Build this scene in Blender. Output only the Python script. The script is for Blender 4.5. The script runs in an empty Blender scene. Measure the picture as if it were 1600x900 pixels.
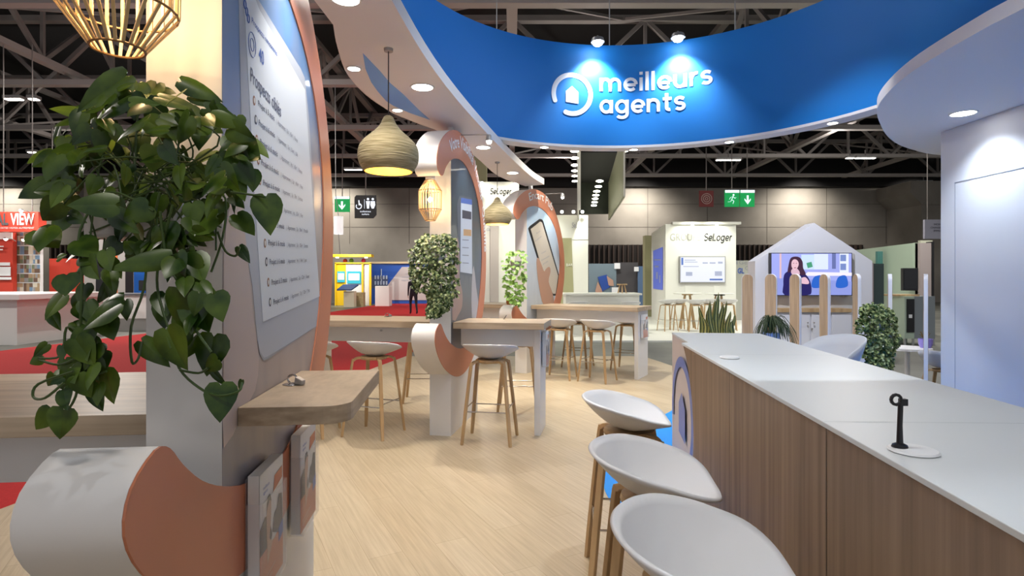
import bpy, bmesh, math, random
from mathutils import Vector, Matrix
R = math.radians
rnd = random.Random(7)
SC = bpy.context.scene
COL = SC.collection

# ------------------------------------------------------------------ camera
F, PX, PY, H = 889.0, 800.0, 437.6, 1.51
cd = bpy.data.cameras.new('camera'); cam = bpy.data.objects.new('camera', cd); COL.objects.link(cam)
cam.location = (0, 0, H); cam.rotation_euler = (R(90), 0, 0)
cd.sensor_width = 36; cd.lens = 36 * F / 1600; cd.shift_y = -(450 - PY) / 1600
cd.clip_start = .05; cd.clip_end = 300
SC.camera = cam

def at(px, py, Y):                       # point at depth Y
    return Vector(((px - PX) * Y / F, Y, H - (py - PY) * Y / F))
def onz(px, py, z):                      # point on the level z
    Y = F * (H - z) / (py - PY)
    return Vector(((px - PX) * Y / F, Y, z))

# ------------------------------------------------------------------ materials
MATS = {}
def mat(name, col, rough=.5, metal=0, emit=None, es=0, spec=None, trans=0, ior=1.45, alpha=1, coat=0):
    if name in MATS: return MATS[name]
    m = bpy.data.materials.new(name); m.use_nodes = True
    b = m.node_tree.nodes['Principled BSDF']
    b.inputs['Base Color'].default_value = (*col, 1)
    b.inputs['Roughness'].default_value = rough
    b.inputs['Metallic'].default_value = metal
    b.inputs['Transmission Weight'].default_value = trans
    b.inputs['IOR'].default_value = ior
    b.inputs['Coat Weight'].default_value = coat
    b.inputs['Alpha'].default_value = alpha
    if emit: b.inputs['Emission Color'].default_value = (*emit, 1); b.inputs['Emission Strength'].default_value = es
    m.diffuse_color = (*col, 1)
    MATS[name] = m; return m

def noisy(name, c1, c2, scale=(1, 1, 1), nscale=5, detail=4, rough=.5, lo=.35, hi=.65, bump=0, coord='Object', rot=(0, 0, 0), coat=0, spread=None):
    """two-tone noise material, stretched along an axis: wood grain, concrete, weave"""
    m = mat(name, c1, rough, coat=coat); nt = m.node_tree; N = nt.nodes; L = nt.links
    b = N['Principled BSDF']
    tc = N.new('ShaderNodeTexCoord'); mp = N.new('ShaderNodeMapping'); no = N.new('ShaderNodeTexNoise'); cr = N.new('ShaderNodeValToRGB')
    mp.inputs['Scale'].default_value = scale; mp.inputs['Rotation'].default_value = rot
    no.inputs['Scale'].default_value = nscale; no.inputs['Detail'].default_value = detail
    L.new(tc.outputs[coord], mp.inputs['Vector']); L.new(mp.outputs[0], no.inputs['Vector']); L.new(no.outputs[0], cr.inputs[0])
    cr.color_ramp.elements[0].position = lo; cr.color_ramp.elements[0].color = (*c1, 1)
    cr.color_ramp.elements[1].position = hi; cr.color_ramp.elements[1].color = (*c2, 1)
    L.new(cr.outputs[0], b.inputs['Base Color'])
    if bump:
        bp = N.new('ShaderNodeBump'); bp.inputs['Strength'].default_value = bump; bp.inputs['Distance'].default_value = .01
        L.new(no.outputs[0], bp.inputs['Height']); L.new(bp.outputs[0], b.inputs['Normal'])
    return m

WHITE = mat('white_laminate', (.78, .77, .76), .45)
WHITEM = mat('white_matt', (.8, .78, .76), .6)
SHELL = mat('stool_shell_white', (.74, .74, .75), .38)
TERRA = mat('terracotta_vinyl', (.56, .2, .105), .4)
BLUE = mat('banner_blue', (.0, .175, .56), .55)
CRES = mat('canopy_blue', (.2, .45, .9), .5)
BLUEF = mat('floor_blue', (.0, .27, .85), .5)
LOGOW = mat('logo_white', (.85, .88, .92), .5, emit=(.8, .9, 1), es=.0)
OAKL = noisy('leg_oak', (.42, .27, .13), (.56, .38, .2), (1, 1, .12), 14, 3, .5)
TABLE = noisy('table_oak', (.36, .27, .18), (.56, .44, .31), (.5, 9, 9), 3.2, 5, .42, .3, .7)
TABLEX = noisy('shelf_oak', (.33, .25, .17), (.52, .41, .29), (3, 1.2, 9), 5, 5, .42, .3, .7)
COUNTER = noisy('counter_wood', (.145, .092, .055), (.3, .205, .135), (9, 9, .28), 2.6, 6, .5, .28, .72)
PICKW = noisy('picket_wood', (.36, .25, .15), (.5, .36, .23), (9, 9, .4), 4, 4, .5)
RED = noisy('red_carpet', (.4, .004, .006), (.46, .008, .01), (1, 1, 1), 60, 2, .9)
HALLF = noisy('hall_concrete_floor', (.1, .105, .095), (.22, .225, .2), (1, 1, 1), .6, 6, .45, .3, .7)
CONC = noisy('wall_concrete', (.2, .185, .165), (.31, .29, .26), (1, 1, 1), .35, 6, .8, .3, .7)
STEEL = mat('truss_steel', (.21, .195, .185), .6)
STEELL = mat('truss_steel_light', (.36, .335, .32), .6)
DARKC = mat('hall_deck_dark', (.012, .012, .013), .9)
BLACK = mat('black_plastic', (.012, .012, .014), .35)
DARKW = mat('dark_slat', (.014, .01, .009), .7)
BROWN = mat('brown_slat', (.045, .03, .025), .7)
CHROME = mat('chrome', (.62, .6, .58), .22, 1)
GREYM = mat('grey_metal', (.4, .4, .4), .4, .6)
ROPE = noisy('woven_rope', (.24, .2, .1), (.42, .36, .22), (1, 1, 14), 9, 3, .85, .35, .65, bump=.6)
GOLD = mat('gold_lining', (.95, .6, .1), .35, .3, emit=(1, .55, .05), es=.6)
BAMB = mat('bamboo_strip', (.75, .52, .25), .45)
BULB = mat('bulb_glow', (1, .9, .7), .3, emit=(1, .72, .4), es=30)
LENS = mat('downlight_glow', (1, 1, 1), .3, emit=(1, .95, .88), es=14)
LENSG = mat('booth_lamp_glow', (1, 1, .9), .3, emit=(1, .98, .75), es=14)
TUBE = mat('hall_tube_glow', (1, 1, 1), .3, emit=(1, .93, .82), es=9)
BRIGHT = mat('booth_white', (.76, .76, .71), .6)
OLIVE = mat('olive_panel', (.36, .35, .2), .7)
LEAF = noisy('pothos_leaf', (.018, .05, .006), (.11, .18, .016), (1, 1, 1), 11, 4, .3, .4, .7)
LEAF_BACKLIT = noisy('pothos_leaf_backlit', (.06, .13, .012), (.17, .25, .03), (1, 1, 1), 9, 3, .35)  # paler copy of the leaf colour, stands in for light shining through
VINE = mat('vine_green', (.05, .09, .02), .5)
IVY = noisy('ivy_leaf', (.022, .06, .012), (.4, .47, .2), (1, 1, 1), 30, 2, .4, .42, .66)
IVYL = noisy('ivy_leaf_bright', (.16, .34, .06), (.32, .5, .12), (1, 1, 1), 18, 2, .45)
SNAKE = noisy('snake_leaf_green', (.015, .04, .015), (.06, .11, .04), (1, 1, 9), 8, 2, .4)
SNAKEY = mat('snake_leaf_yellow_edge', (.5, .46, .14), .4)
SOIL = mat('soil', (.03, .02, .015), .9)
TRANSP = mat('clear_acrylic', (.9, .93, 1), .05, 0, alpha=.13)
PAPERW = mat('paper_white', (.82, .83, .84), .5)
INK = mat('ink_dark', (.06, .06, .09), .5)
INKG = mat('ink_grey', (.34, .36, .42), .5)
INKB = mat('ink_blue', (.08, .16, .5), .5)
SKIN = mat('print_skin', (.5, .3, .22), .5)
PHONEG = mat('print_phone_grey', (.46, .5, .58), .5)
SCRW = mat('print_screen_white', (.72, .78, .86), .45)

# ------------------------------------------------------------------ mesh building
class MB:
    def __init__(s): s.v = []; s.f = []; s.m = []; s.cm = 0
    def add(s, vs, fs):
        n = len(s.v); s.v += [tuple(p) for p in vs]
        s.f += [tuple(i + n for i in f) for f in fs]; s.m += [s.cm] * len(fs); return s
    def mi(s, i): s.cm = i; return s
    def box(s, x0, x1, y0, y1, z0, z1):
        vs = [(x, y, z) for z in (z0, z1) for x, y in ((x0, y0), (x1, y0), (x1, y1), (x0, y1))]
        return s.add(vs, [(3, 2, 1, 0), (4, 5, 6, 7), (0, 1, 5, 4), (1, 2, 6, 5), (2, 3, 7, 6), (3, 0, 4, 7)])
    def prism(s, poly, a, b, fn=None, cap=True):
        """poly of 2-D points swept from a to b; fn(p, q, t) places it"""
        fn = fn or (lambda p, q, t: (p, q, t)); n = len(poly)
        vs = [fn(p, q, a) for p, q in poly] + [fn(p, q, b) for p, q in poly]
        fs = [(i, (i + 1) % n, (i + 1) % n + n, i + n) for i in range(n)]
        if cap: fs += [tuple(range(n - 1, -1, -1)), tuple(range(n, 2 * n))]
        return s.add(vs, fs)
    def tube(s, path, r, n=8, closed=False):
        path = [Vector(p) for p in path]; k = len(path)
        rr = r if isinstance(r, (list, tuple)) else [r] * k
        up = None; rings = []
        for i, p in enumerate(path):
            a = path[(i - 1) % k] if (i > 0 or closed) else p; b = path[(i + 1) % k] if (i < k - 1 or closed) else p
            d = (b - a).normalized()
            if up is None:
                up = Vector((0, 0, 1)) if abs(d.z) < .9 else Vector((1, 0, 0))
            x = d.cross(up).normalized(); up = x.cross(d).normalized()
            rings.append([p + (x * math.cos(t) + up * math.sin(t)) * rr[i] for t in [2 * math.pi * j / n for j in range(n)]])
        vs = [q for g in rings for q in g]; fs = []
        for i in range(k if closed else k - 1):
            for j in range(n):
                a, b = i * n + j, i * n + (j + 1) % n; c, d_ = ((i + 1) % k) * n + (j + 1) % n, ((i + 1) % k) * n + j
                fs.append((a, b, c, d_))
        if not closed: fs += [tuple(range(n - 1, -1, -1)), tuple(range((k - 1) * n, k * n))]
        return s.add(vs, fs)
    def bar(s, a, b, w, h):
        """square bar between two points"""
        a, b = Vector(a), Vector(b); d = (b - a).normalized()
        up = Vector((0, 0, 1)) if abs(d.z) < .95 else Vector((0, 1, 0))
        x = d.cross(up).normalized() * w / 2; u = x.cross(d).normalized() * h / 2
        vs = [p + sx * x + su * u for p in (a, b) for sx, su in ((-1, -1), (1, -1), (1, 1), (-1, 1))]
        return s.add(vs, [(3, 2, 1, 0), (4, 5, 6, 7), (0, 1, 5, 4), (1, 2, 6, 5), (2, 3, 7, 6), (3, 0, 4, 7)])
    def lathe(s, prof, n=32, c=(0, 0, 0), caps=True):
        vs = []; k = len(prof)
        for r, z in prof:
            for j in range(n):
                t = 2 * math.pi * j / n; vs.append((c[0] + r * math.cos(t), c[1] + r * math.sin(t), c[2] + z))
        fs = [(i * n + j, i * n + (j + 1) % n, (i + 1) * n + (j + 1) % n, (i + 1) * n + j) for i in range(k - 1) for j in range(n)]
        if caps: fs += [tuple(range(n - 1, -1, -1)), tuple(range((k - 1) * n, k * n))]
        return s.add(vs, fs)
    def sphere(s, c, r, n=12, sc=(1, 1, 1)):
        pr = []
        vs = []; m = n // 2
        for i in range(1, m):
            a = math.pi * i / m
            for j in range(n):
                t = 2 * math.pi * j / n
                vs.append((c[0] + r * sc[0] * math.sin(a) * math.cos(t), c[1] + r * sc[1] * math.sin(a) * math.sin(t), c[2] - r * sc[2] * math.cos(a)))
        fs = [(i * n + j, i * n + (j + 1) % n, (i + 1) * n + (j + 1) % n, (i + 1) * n + j) for i in range(m - 2) for j in range(n)]
        b = len(vs); vs += [(c[0], c[1], c[2] - r * sc[2]), (c[0], c[1], c[2] + r * sc[2])]
        fs += [((j + 1) % n, j, b) for j in range(n)] + [((m - 2) * n + j, (m - 2) * n + (j + 1) % n, b + 1) for j in range(n)]
        return s.add(vs, fs)

def link(name, mb, mats, parent=None, smooth=False, bevel=0, world=False, sharp=35):
    me = bpy.data.meshes.new(name)
    me.from_pydata([tuple(v) for v in mb.v], [], mb.f); me.validate()
    mats = mats if isinstance(mats, (list, tuple)) else [mats]
    for m in mats: me.materials.append(m)
    if len(mats) > 1 and len(me.polygons) == len(mb.m):
        for p, i in zip(me.polygons, mb.m): p.material_index = i
    bm = bmesh.new(); bm.from_mesh(me); bmesh.ops.recalc_face_normals(bm, faces=bm.faces)
    if smooth:
        for f in bm.faces: f.smooth = True
        for e in bm.edges:
            if len(e.link_faces) == 2 and e.calc_face_angle(0) > R(sharp): e.smooth = False
    bm.to_mesh(me); bm.free()
    o = bpy.data.objects.new(name, me); COL.objects.link(o)
    if parent is not None:
        o.parent = parent
        if world:                       # vertices given in world space
            me.transform(frame_of(parent).inverted())
    if bevel:
        b = o.modifiers.new('bevel', 'BEVEL'); b.width = bevel; b.segments = 2; b.limit_method = 'ANGLE'; b.angle_limit = R(40)
    return o

def frame_of(o):
    M = Matrix.Identity(4)
    while o is not None:
        M = Matrix.LocRotScale(o.location, o.rotation_euler, o.scale) @ M; o = o.parent
    return M

def thing(name, label, cat, loc=(0, 0, 0), rz=0, group=None):
    o = bpy.data.objects.new(name, None); COL.objects.link(o); o.location = loc; o.rotation_euler = (0, 0, rz)
    o.empty_display_size = .1
    o['label'] = label; o['category'] = cat
    if group: o['group'] = group
    return o
def tag(o, label, cat, group=None, kind=None):
    o['label'] = label; o['category'] = cat
    if group: o['group'] = group
    if kind: o['kind'] = kind
    return o
def struct(o, label=None):
    o['kind'] = 'structure'
    if label: o['label'] = label
    return o
def copy_tree(o, parent=None):
    c = o.copy(); COL.objects.link(c)
    if parent is not None: c.parent = parent
    for ch in list(o.children): copy_tree(ch, c)
    return c
def place(o, loc, rz, label, group=None):
    o.location = loc; o.rotation_euler = (0, 0, rz); o['label'] = label
    if group: o['group'] = group
    return o

def smooth_curve(pts, k=4, closed=False):
    n = len(pts); out = []
    for i in range(n if closed else n - 1):
        P = [pts[(i + j) % n] if closed else pts[min(max(i + j, 0), n - 1)] for j in (-1, 0, 1, 2)]
        for q in range(k):
            t = q / k
            out.append(tuple(.5 * (2 * P[1][a] + (P[2][a] - P[0][a]) * t + (2 * P[0][a] - 5 * P[1][a] + 4 * P[2][a] - P[3][a]) * t * t
                                   + (3 * P[1][a] - P[0][a] - 3 * P[2][a] + P[3][a]) * t ** 3) for a in range(len(P[1]))))
    if not closed: out.append(tuple(pts[-1]))
    return out

def text(mb, s, fn, width=None, height=None, bold=.0, shear=0, align='L', sub=0):
    """lettering as flat faces; fn(x, y) -> 3-D point. width/height fit the line to a size in metres"""
    cu = bpy.data.curves.new('t', 'FONT'); cu.body = s; cu.size = 1; cu.offset = bold; cu.shear = shear; cu.resolution_u = 3
    o = bpy.data.objects.new('t', cu); me = bpy.data.meshes.new_from_object(o)
    vs = [(v.co.x, v.co.y) for v in me.vertices]; fs = [tuple(p.vertices) for p in me.polygons]
    bpy.data.objects.remove(o); bpy.data.curves.remove(cu); bpy.data.meshes.remove(me)
    if not vs: return
    x0 = min(v[0] for v in vs); x1 = max(v[0] for v in vs)
    sx = (width / (x1 - x0)) if width else height / .72
    sy = (height / .72) if height else sx          # height = capital height
    if align == 'C': x0 = (x0 + x1) / 2
    mb.add([fn((x - x0) * sx, y * sy) for x, y in vs], fs)

def _arc(cx, cy, rx, ry, a0, a1, n=14): return [(cx + rx * math.cos(R(a0 + (a1 - a0) * k / n)), cy + ry * math.sin(R(a0 + (a1 - a0) * k / n))) for k in range(n + 1)]
STROKES = {  # letter: (advance, strokes); x-height 1
 'm': (1.72, [[(.1, 0), (.1, 1)], [(.1, .5)] + _arc(.43, .55, .33, .36, 160, 0) + [(.76, 0)], [(.76, .5)] + _arc(1.1, .55, .34, .36, 160, 0) + [(1.44, 0)]]),
 'e': (1.12, [[(.12, .47), (.86, .47)], _arc(.5, .5, .4, .41, 0, 315)]),
 'i': (.42, [[(.12, 0), (.12, 1)], [(.12, 1.2), (.12, 1.42)]]), 'l': (.42, [[(.12, 0), (.12, 1.42)]]),
 'u': (1.1, [[(.1, 1), (.1, .45)] + _arc(.44, .43, .34, .35, 180, 340), [(.79, 0), (.79, 1)]]),
 'r': (.72, [[(.1, 0), (.1, 1)], [(.1, .5)] + _arc(.45, .5, .33, .41, 165, 75, 8)]),
 's': (.9, [[(.68, .8)] + _arc(.4, .7, .27, .21, 40, 180, 8) + _arc(.42, .7, .29, .2, 190, 265, 5) + _arc(.42, .28, .27, .21, 80, -80, 10) + _arc(.4, .3, .3, .22, 265, 215, 5)]),
 'a': (1.13, [_arc(.47, .5, .37, .41, 0, 360, 22), [(.85, 0), (.85, 1)]]),
 'g': (1.13, [_arc(.47, .5, .37, .41, 0, 360, 22), [(.85, 1), (.85, -.08)] + _arc(.48, -.05, .37, .28, 0, -150, 10)]),
 'n': (1.1, [[(.1, 0), (.1, 1)], [(.1, .5)] + _arc(.45, .55, .35, .36, 160, 0) + [(.8, 0)]]),
 't': (.78, [[(.28, 1.32), (.28, .3)] + _arc(.47, .28, .19, .19, 180, 290, 6), [(.02, .91), (.62, .91)]]),
 'o': (1.12, [_arc(.5, .5, .4, .41, 0, 360, 22)]),
 'S': (1.15, [[(.95, 1.22)] + _arc(.55, 1.03, .38, .3, 40, 180, 8) + _arc(.57, 1.03, .4, .32, 195, 262, 5) + _arc(.55, .41, .4, .32, 80, -80, 10) + _arc(.53, .45, .42, .36, 265, 210, 5)]),
 'L': (.98, [[(.1, 1.4), (.1, .1), (.8, .1)]]),
}
def stroke_text(mb, s_, fn, width, height, w=.2, shear=0, gap=0):
    """lettering drawn as even strokes; height = x-height in metres"""
    total = sum(STROKES[c][0] + gap for c in s_) - .2; sx = width / total; cx = 0; lift = 0
    for c in s_:
        adv, st = STROKES[c]
        for k, p in enumerate(st):
            closed = len(p) > 8 and (Vector(p[0]) - Vector(p[-1])).length < 1e-3
            n = len(p); L_, R_ = [], []
            for i in range(n):
                a = Vector(p[i - 1 if i else (n - 2 if closed else 0)]); b = Vector(p[i + 1 if i < n - 1 else (1 if closed else n - 1)])
                d = (b - a).normalized(); m = Vector((-d.y, d.x)) * w / 2; q = Vector(p[i])
                L_.append(q + m); R_.append(q - m)
            pts = [fn((cx + v.x + shear * v.y) * sx, v.y * height, k * .0012) for v in L_ + R_]
            mb.add(pts, [(i, i + 1, n + i + 1, n + i) for i in range(n - 1)])
        cx += adv + gap

def lamp(name, kind, loc, power, col=(1, .93, .85), size=.05, spot=None, aim=None, blend=.6, parent=None):
    d = bpy.data.lights.new(name, kind); d.energy = power; d.color = col
    if kind == 'AREA': d.shape = 'RECTANGLE'; d.size = size[0]; d.size_y = size[1]
    else: d.shadow_soft_size = size
    if kind == 'SPOT': d.spot_size = R(spot); d.spot_blend = blend
    o = bpy.data.objects.new(name, d); COL.objects.link(o); o.location = loc
    if aim is not None: o.rotation_euler = (Vector(aim) - Vector(loc)).to_track_quat('-Z', 'Y').to_euler()
    return o
# ================================================================== THE HALL
def poly_slab(name, pts, z0, z1, m, **k):
    return link(name, MB().prism(pts, z0, z1), m, **k)

struct(poly_slab('floor', [(-60, -6), (60, -6), (60, 42), (-60, 42)], -.2, -.012, HALLF), 'grey polished concrete floor of the hall')
struct(poly_slab('floor', [(-12, -6), (-3.9, -6), (-3.45, 3.3), (-2.35, 9.9), (-2.1, 11.3), (-2.1, 41), (-7.95, 41), (-8.6, 27), (-10.4, 16.1), (-10.95, 12.2)], -.011, -.004, RED), 'bright red aisle carpet')
# oak planks
OAKF = mat('stand_oak_floor', (.5, .4, .27), .38)
def build_floor_mat():
    nt = OAKF.node_tree; N = nt.nodes; L = nt.links; b = N['Principled BSDF']
    tc = N.new('ShaderNodeTexCoord'); mp = N.new('ShaderNodeMapping'); mp.inputs['Rotation'].default_value = (0, 0, R(62))
    br = N.new('ShaderNodeTexBrick'); br.inputs['Scale'].default_value = 1
    for k, v in (('Brick Width', 1.3), ('Row Height', .19), ('Mortar Size', .0016), ('Mortar Smooth', .3), ('Bias', 0)): br.inputs[k].default_value = v
    br.inputs['Color1'].default_value = (.52, .43, .3, 1); br.inputs['Color2'].default_value = (.47, .38, .255, 1); br.inputs['Mortar'].default_value = (.34, .26, .16, 1)
    br.offset = .37
    m2 = N.new('ShaderNodeMapping'); m2.inputs['Scale'].default_value = (.9, 17, 1)
    no = N.new('ShaderNodeTexNoise'); no.inputs['Scale'].default_value = 3; no.inputs['Detail'].default_value = 7
    cr = N.new('ShaderNodeValToRGB'); cr.color_ramp.elements[0].position = .3; cr.color_ramp.elements[0].color = (.84, .81, .78, 1)
    cr.color_ramp.elements[1].position = .68; cr.color_ramp.elements[1].color = (1.06, 1.06, 1.06, 1)
    mx = N.new('ShaderNodeMix'); mx.data_type = 'RGBA'; mx.blend_type = 'MULTIPLY'; mx.inputs[0].default_value = 1
    L.new(tc.outputs['Object'], mp.inputs[0]); L.new(mp.outputs[0], br.inputs[0]); L.new(mp.outputs[0], m2.inputs[0]); L.new(m2.outputs[0], no.inputs[0])
    L.new(no.outputs[0], cr.inputs[0]); L.new(br.outputs[0], mx.inputs[6]); L.new(cr.outputs[0], mx.inputs[7]); L.new(mx.outputs[2], b.inputs['Base Color'])
build_floor_mat()
struct(poly_slab('floor', [(-3.9, -6), (6.6, -6), (6.6, 6.2), (4.9, 6.6), (3.9, 7.7), (3.1, 8.4), (2.6, 11.3), (-2.1, 11.3), (-2.35, 9.9), (-3.45, 3.3)], -.012, 0, OAKF), 'light oak plank floor of the stand')
struct(poly_slab('floor', smooth_curve([(1.5, .9), (1.2, 2.0), (.93, 2.8), (.76, 3.4), (.665, 4.06), (.82, 5.0), (1.36, 5.85), (2.1, 6.9), (3.0, 7.7)], 4) + [(3.6, 7.3), (4.5, 6.4), (6.4, 6.0), (6.4, .6)], -.003, .003, BLUEF), 'bright blue floor inlay around the bar')
struct(poly_slab('floor', [(-2.0, 13.9), (9.5, 13.9), (9.5, 27), (-2.0, 27)], -.012, .03, BRIGHT), 'white raised floor of the neighbouring stand')
struct(link('ceiling', MB().box(-60, 60, -6, 43, 13, 13.3), DARKC))
struct(link('wall_back', MB().box(-60, 60, 42, 42.6, -.2, 13), CONC), 'concrete back wall of the hall')
struct(link('wall_left', MB().box(-60.5, -60, -6, 42.6, -.2, 13), CONC))
struct(link('wall_right', MB().box(60, 60.5, -6, 42.6, -.2, 13), CONC))
struct(link('trim_5', MB().box(-59.9, 59.9, 41.2, 41.98, 8.3, 12.9), DARKC), 'dark band above the concrete wall')
b = MB()                                   # joints of the cast concrete
for z in (5.4, 7.1): b.box(-59, 59, 41.985, 42, z, z + .03)
for i in range(-12, 13): b.box(i * 4.4 + 1.2, i * 4.4 + 1.23, 41.985, 42, 4.2, 8.3)
struct(link('trim_1', b, mat('joint_dark', (.1, .09, .08), .8)))
b = MB()
b.box(5.2, 25.8, 41.8, 41.95, .4, 4.1); b.box(-34, -28.8, 41.8, 41.95, .4, 4.1)
struct(link('trim_2', b, DARKW))
b = MB()
for i in range(240):
    x = -59 + i * .355
    if 5.3 < x < 25.6 or -33.9 < x < -29: b.box(x, x + .1, 41.6, 41.8, .4, 4.1)
struct(link('trim_3', b, BROWN))
b = MB(); b.box(27.7, 29.6, 38.5, 42, 0, 8.2); b.prism([(26.9, 8.2), (26.9, 7.4), (27.7, 6.6), (29.6, 6.6), (29.6, 8.2)], 38.4, 42, lambda p, q, t: (p, t, q))
b.box(34, 60, 40, 42, 0, 8.3)
struct(link('wall_pier', b, CONC))

# roof trusses: six across, seven along
def truss(name, label, across, c, z0, z1, bay, lo, hi, t, group, phase=0):
    o = thing(name, label, 'truss', (0, c, 0) if across else (c, 0, 0), 0, group)
    P = (lambda a, z: (a, 0, z)) if across else (lambda a, z: (0, a, z))
    link('bottom_chord', MB().bar(P(lo, z0), P(hi, z0), t * 1.5, t), STEELL, o)
    link('top_chord', MB().bar(P(lo, z1), P(hi, z1), t * 1.5, t), STEEL, o)
    w = MB(); n = int((hi - lo) / bay)
    for i in range(n):
        a = lo + i * bay; z_a, z_b = (z0, z1) if (i + phase) % 2 == 0 else (z1, z0)
        w.bar(P(a, z_a), P(a + bay, z_b), t * .7, t * .7)
        if i % 2: w.bar(P(a, z0), P(a, z1), t * .55, t * .55)
    link('web_bracing', w, STEEL, o)
    return o
names_x = ['steel roof truss spanning the hall just past the blue ring', 'second steel roof truss spanning the hall', 'third steel roof truss spanning the hall above the red aisle',
           'fourth steel roof truss spanning the hall', 'fifth steel roof truss spanning the hall near the concrete wall', 'last steel roof truss against the concrete wall']
for i, Y in enumerate((8.5, 14.5, 20.5, 26.5, 32.5, 38.5)):
    truss('roof_truss', names_x[i], True, Y, 8.6, 10.9, 2.4, -45.6, 45.6, .2, 'roof trusses across the hall', i % 2)
names_y = ['roof truss running to the back wall, farthest toward the red sign side', 'roof truss running to the back wall above the white reception counter', 'roof truss running to the back wall above the yellow booth',
           'roof truss running to the back wall over the stand centre', 'roof truss running to the back wall above the green exit signs', 'roof truss running to the back wall above the green booth',
           'roof truss running to the back wall, farthest toward the concrete pier']
for i, X in enumerate((-24, -16, -8, 0, 8, 16, 24)):
    truss('roof_girder', names_y[i], False, X, 9.0, 11.2, 2.2, 4, 41.5, .2, 'roof girders along the hall', i % 2)
# slanting rods between the trusses
b = MB()
for i in range(-5, 6):
    for k in range(5):
        x = i * 8.0; y = 8.5 + k * 6
        b.bar((x, y, 8.7), (x + 4, y + 6, 10.9), .09, .09); b.bar((x + 8, y, 8.7), (x + 4, y + 6, 10.9), .09, .09)
struct(link('trim_4', b, STEEL), 'slanting tie rods between the roof trusses')

def hall_lamp(px, py, label, ln=1.3, z=8.25):
    p = onz(px, py, z)
    o = thing('ceiling_lamp', label, 'ceiling light', tuple(p), 0, 'linear lamps under the hall roof')
    link('housing', MB().box(-ln / 2, ln / 2, -.14, .14, .0, .12), GREYM, o)
    link('light_tube', MB().box(-ln / 2 + .04, ln / 2 - .04, -.1, .1, -.03, 0), TUBE, o)
    b = MB(); b.box(-.03, .03, -.02, .02, .12, .45); link('bracket', b, STEEL, o)
    return o
hall_lamp(1138, 250, 'hall roof lamp glowing above the green exit signs', 1.4)
hall_lamp(1352, 247, 'longer hall roof lamp glowing above the house-shaped booth', 1.1)
hall_lamp(1328, 247, 'shorter hall roof lamp glowing above the house-shaped booth', .45)
hall_lamp(1443, 285, 'hall roof lamp glowing beside the tall white wall, over the green booth', 1.1)
hall_lamp(22, 155, 'longer hall roof lamp high beside the trailing plant', .65)
hall_lamp(53, 155, 'hall roof lamp next to the trailing plant, upper short one', .35)
hall_lamp(51, 238, 'lower hall roof lamp near the trailing plant, outer one', .5)
hall_lamp(73, 238, 'lower hall roof lamp near the trailing plant, inner one', .45)
hall_lamp(552, 265, 'hall roof lamp glowing above the restroom sign', 1.1)

# signs
GREEN = mat('exit_green', (.0, .3, .07), .5, emit=(0, .35, .08), es=.45)
SIGNW = mat('sign_white', (.8, .85, .9), .5, emit=(.75, .85, 1), es=.8)
def on_plane(o_y):                        # text placer on a plane facing the camera
    return lambda x, y: (x, o_y, y)
def man(b, cx, cz, s, y):                 # running figure
    b.prism([(cx + .06 * s * math.cos(t) + .08 * s, cz + .3 * s + .06 * s * math.sin(t)) for t in [k * R(30) for k in range(12)]], y, y + .002, lambda p, q, t: (p, t, q))
    for a, c, w in (((.05, .22), (-.04, 0), .09), ((-.04, 0), (.1, -.08), .05), ((.1, -.08), (.04, -.26), .05), ((-.04, 0), (-.1, -.12), .05), ((-.1, -.12), (-.28, -.14), .05),
                    ((.05, .2), (-.12, .14), .04), ((-.12, .14), (-.18, .02), .04), ((.05, .2), (.17, .08), .04), ((.17, .08), (.24, .14), .04)):
        b.bar((cx + a[0] * s, y, cz + a[1] * s), (cx + c[0] * s, y, cz + c[1] * s), w * s, .012)
def exit_sign(x0, x1, y0, y1, Y, label, kind, group='hanging green exit signs'):
    a = at(x0, y1, Y); c = at(x1, y0, Y)
    cx = (a.x + c.x) / 2; w = (c.x - a.x); h = c.z - a.z; cz = (a.z + c.z) / 2
    o = thing('exit_sign', label, 'sign', (cx, Y, a.z), 0, group)
    link('housing', MB().box(-w / 2, w / 2, 0, .12, 0, h), GREEN, o)
    link('light_bar', MB().box(-w / 2, w / 2, -.02, 0, h * .84, h), SIGNW, o)
    b = MB()
    if kind == 'man': man(b, 0, h * .42, h * .95, -.02)
    else:
        b.bar((0, -.02, h * .68), (0, -.02, h * .3), w * .13, .01)
        b.prism([(-w * .22, h * .4), (0, h * .14), (w * .22, h * .4), (w * .22, h * .5), (0, h * .28), (-w * .22, h * .5)], -.02, -.015, lambda p, q, t: (p, t, q))
    link('pictogram', b, SIGNW, o)
    link('hanger', MB().box(-.02, .02, .03, .07, h, 8.5 - a.z), STEEL, o)
    return o
exit_sign(1133, 1155, 297, 323, 30, 'green exit sign with running figure beside the arrow sign', 'man')
exit_sign(1157, 1179, 297, 323, 30, 'green exit sign with white down arrow', 'arrow')
exit_sign(523, 546, 307, 331, 30, 'green exit sign partly behind the printed panel, beside the restroom sign', 'arrow')
exit_sign(64, 96, 316, 340, 26, 'green exit sign seen through the trailing plant', 'man')
# red extinguisher sign
a = at(1093, 323, 30); c = at(1115, 298, 30)
o = thing('fire_sign', 'dark red fire hose sign hanging in front of the concrete wall', 'sign', (a.x, 30, a.z))
link('panel', MB().box(0, c.x - a.x, 0, .1, 0, c.z - a.z), mat('sign_red', (.16, .02, .02), .6), o)
b = MB(); cx, cz = (c.x - a.x) / 2, (c.z - a.z) / 2
for r in (.27, .17, .07): b.tube([(cx + r * math.cos(t), -.01, cz + r * math.sin(t)) for t in [k * R(20) for k in range(18)]], .025, 5, True)
link('pictogram', b, mat('sign_pale', (.42, .3, .28), .6), o)
link('hanger', MB().box(cx - .02, cx + .02, .03, .07, c.z - a.z, 8.5 - a.z), STEEL, o)
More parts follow.
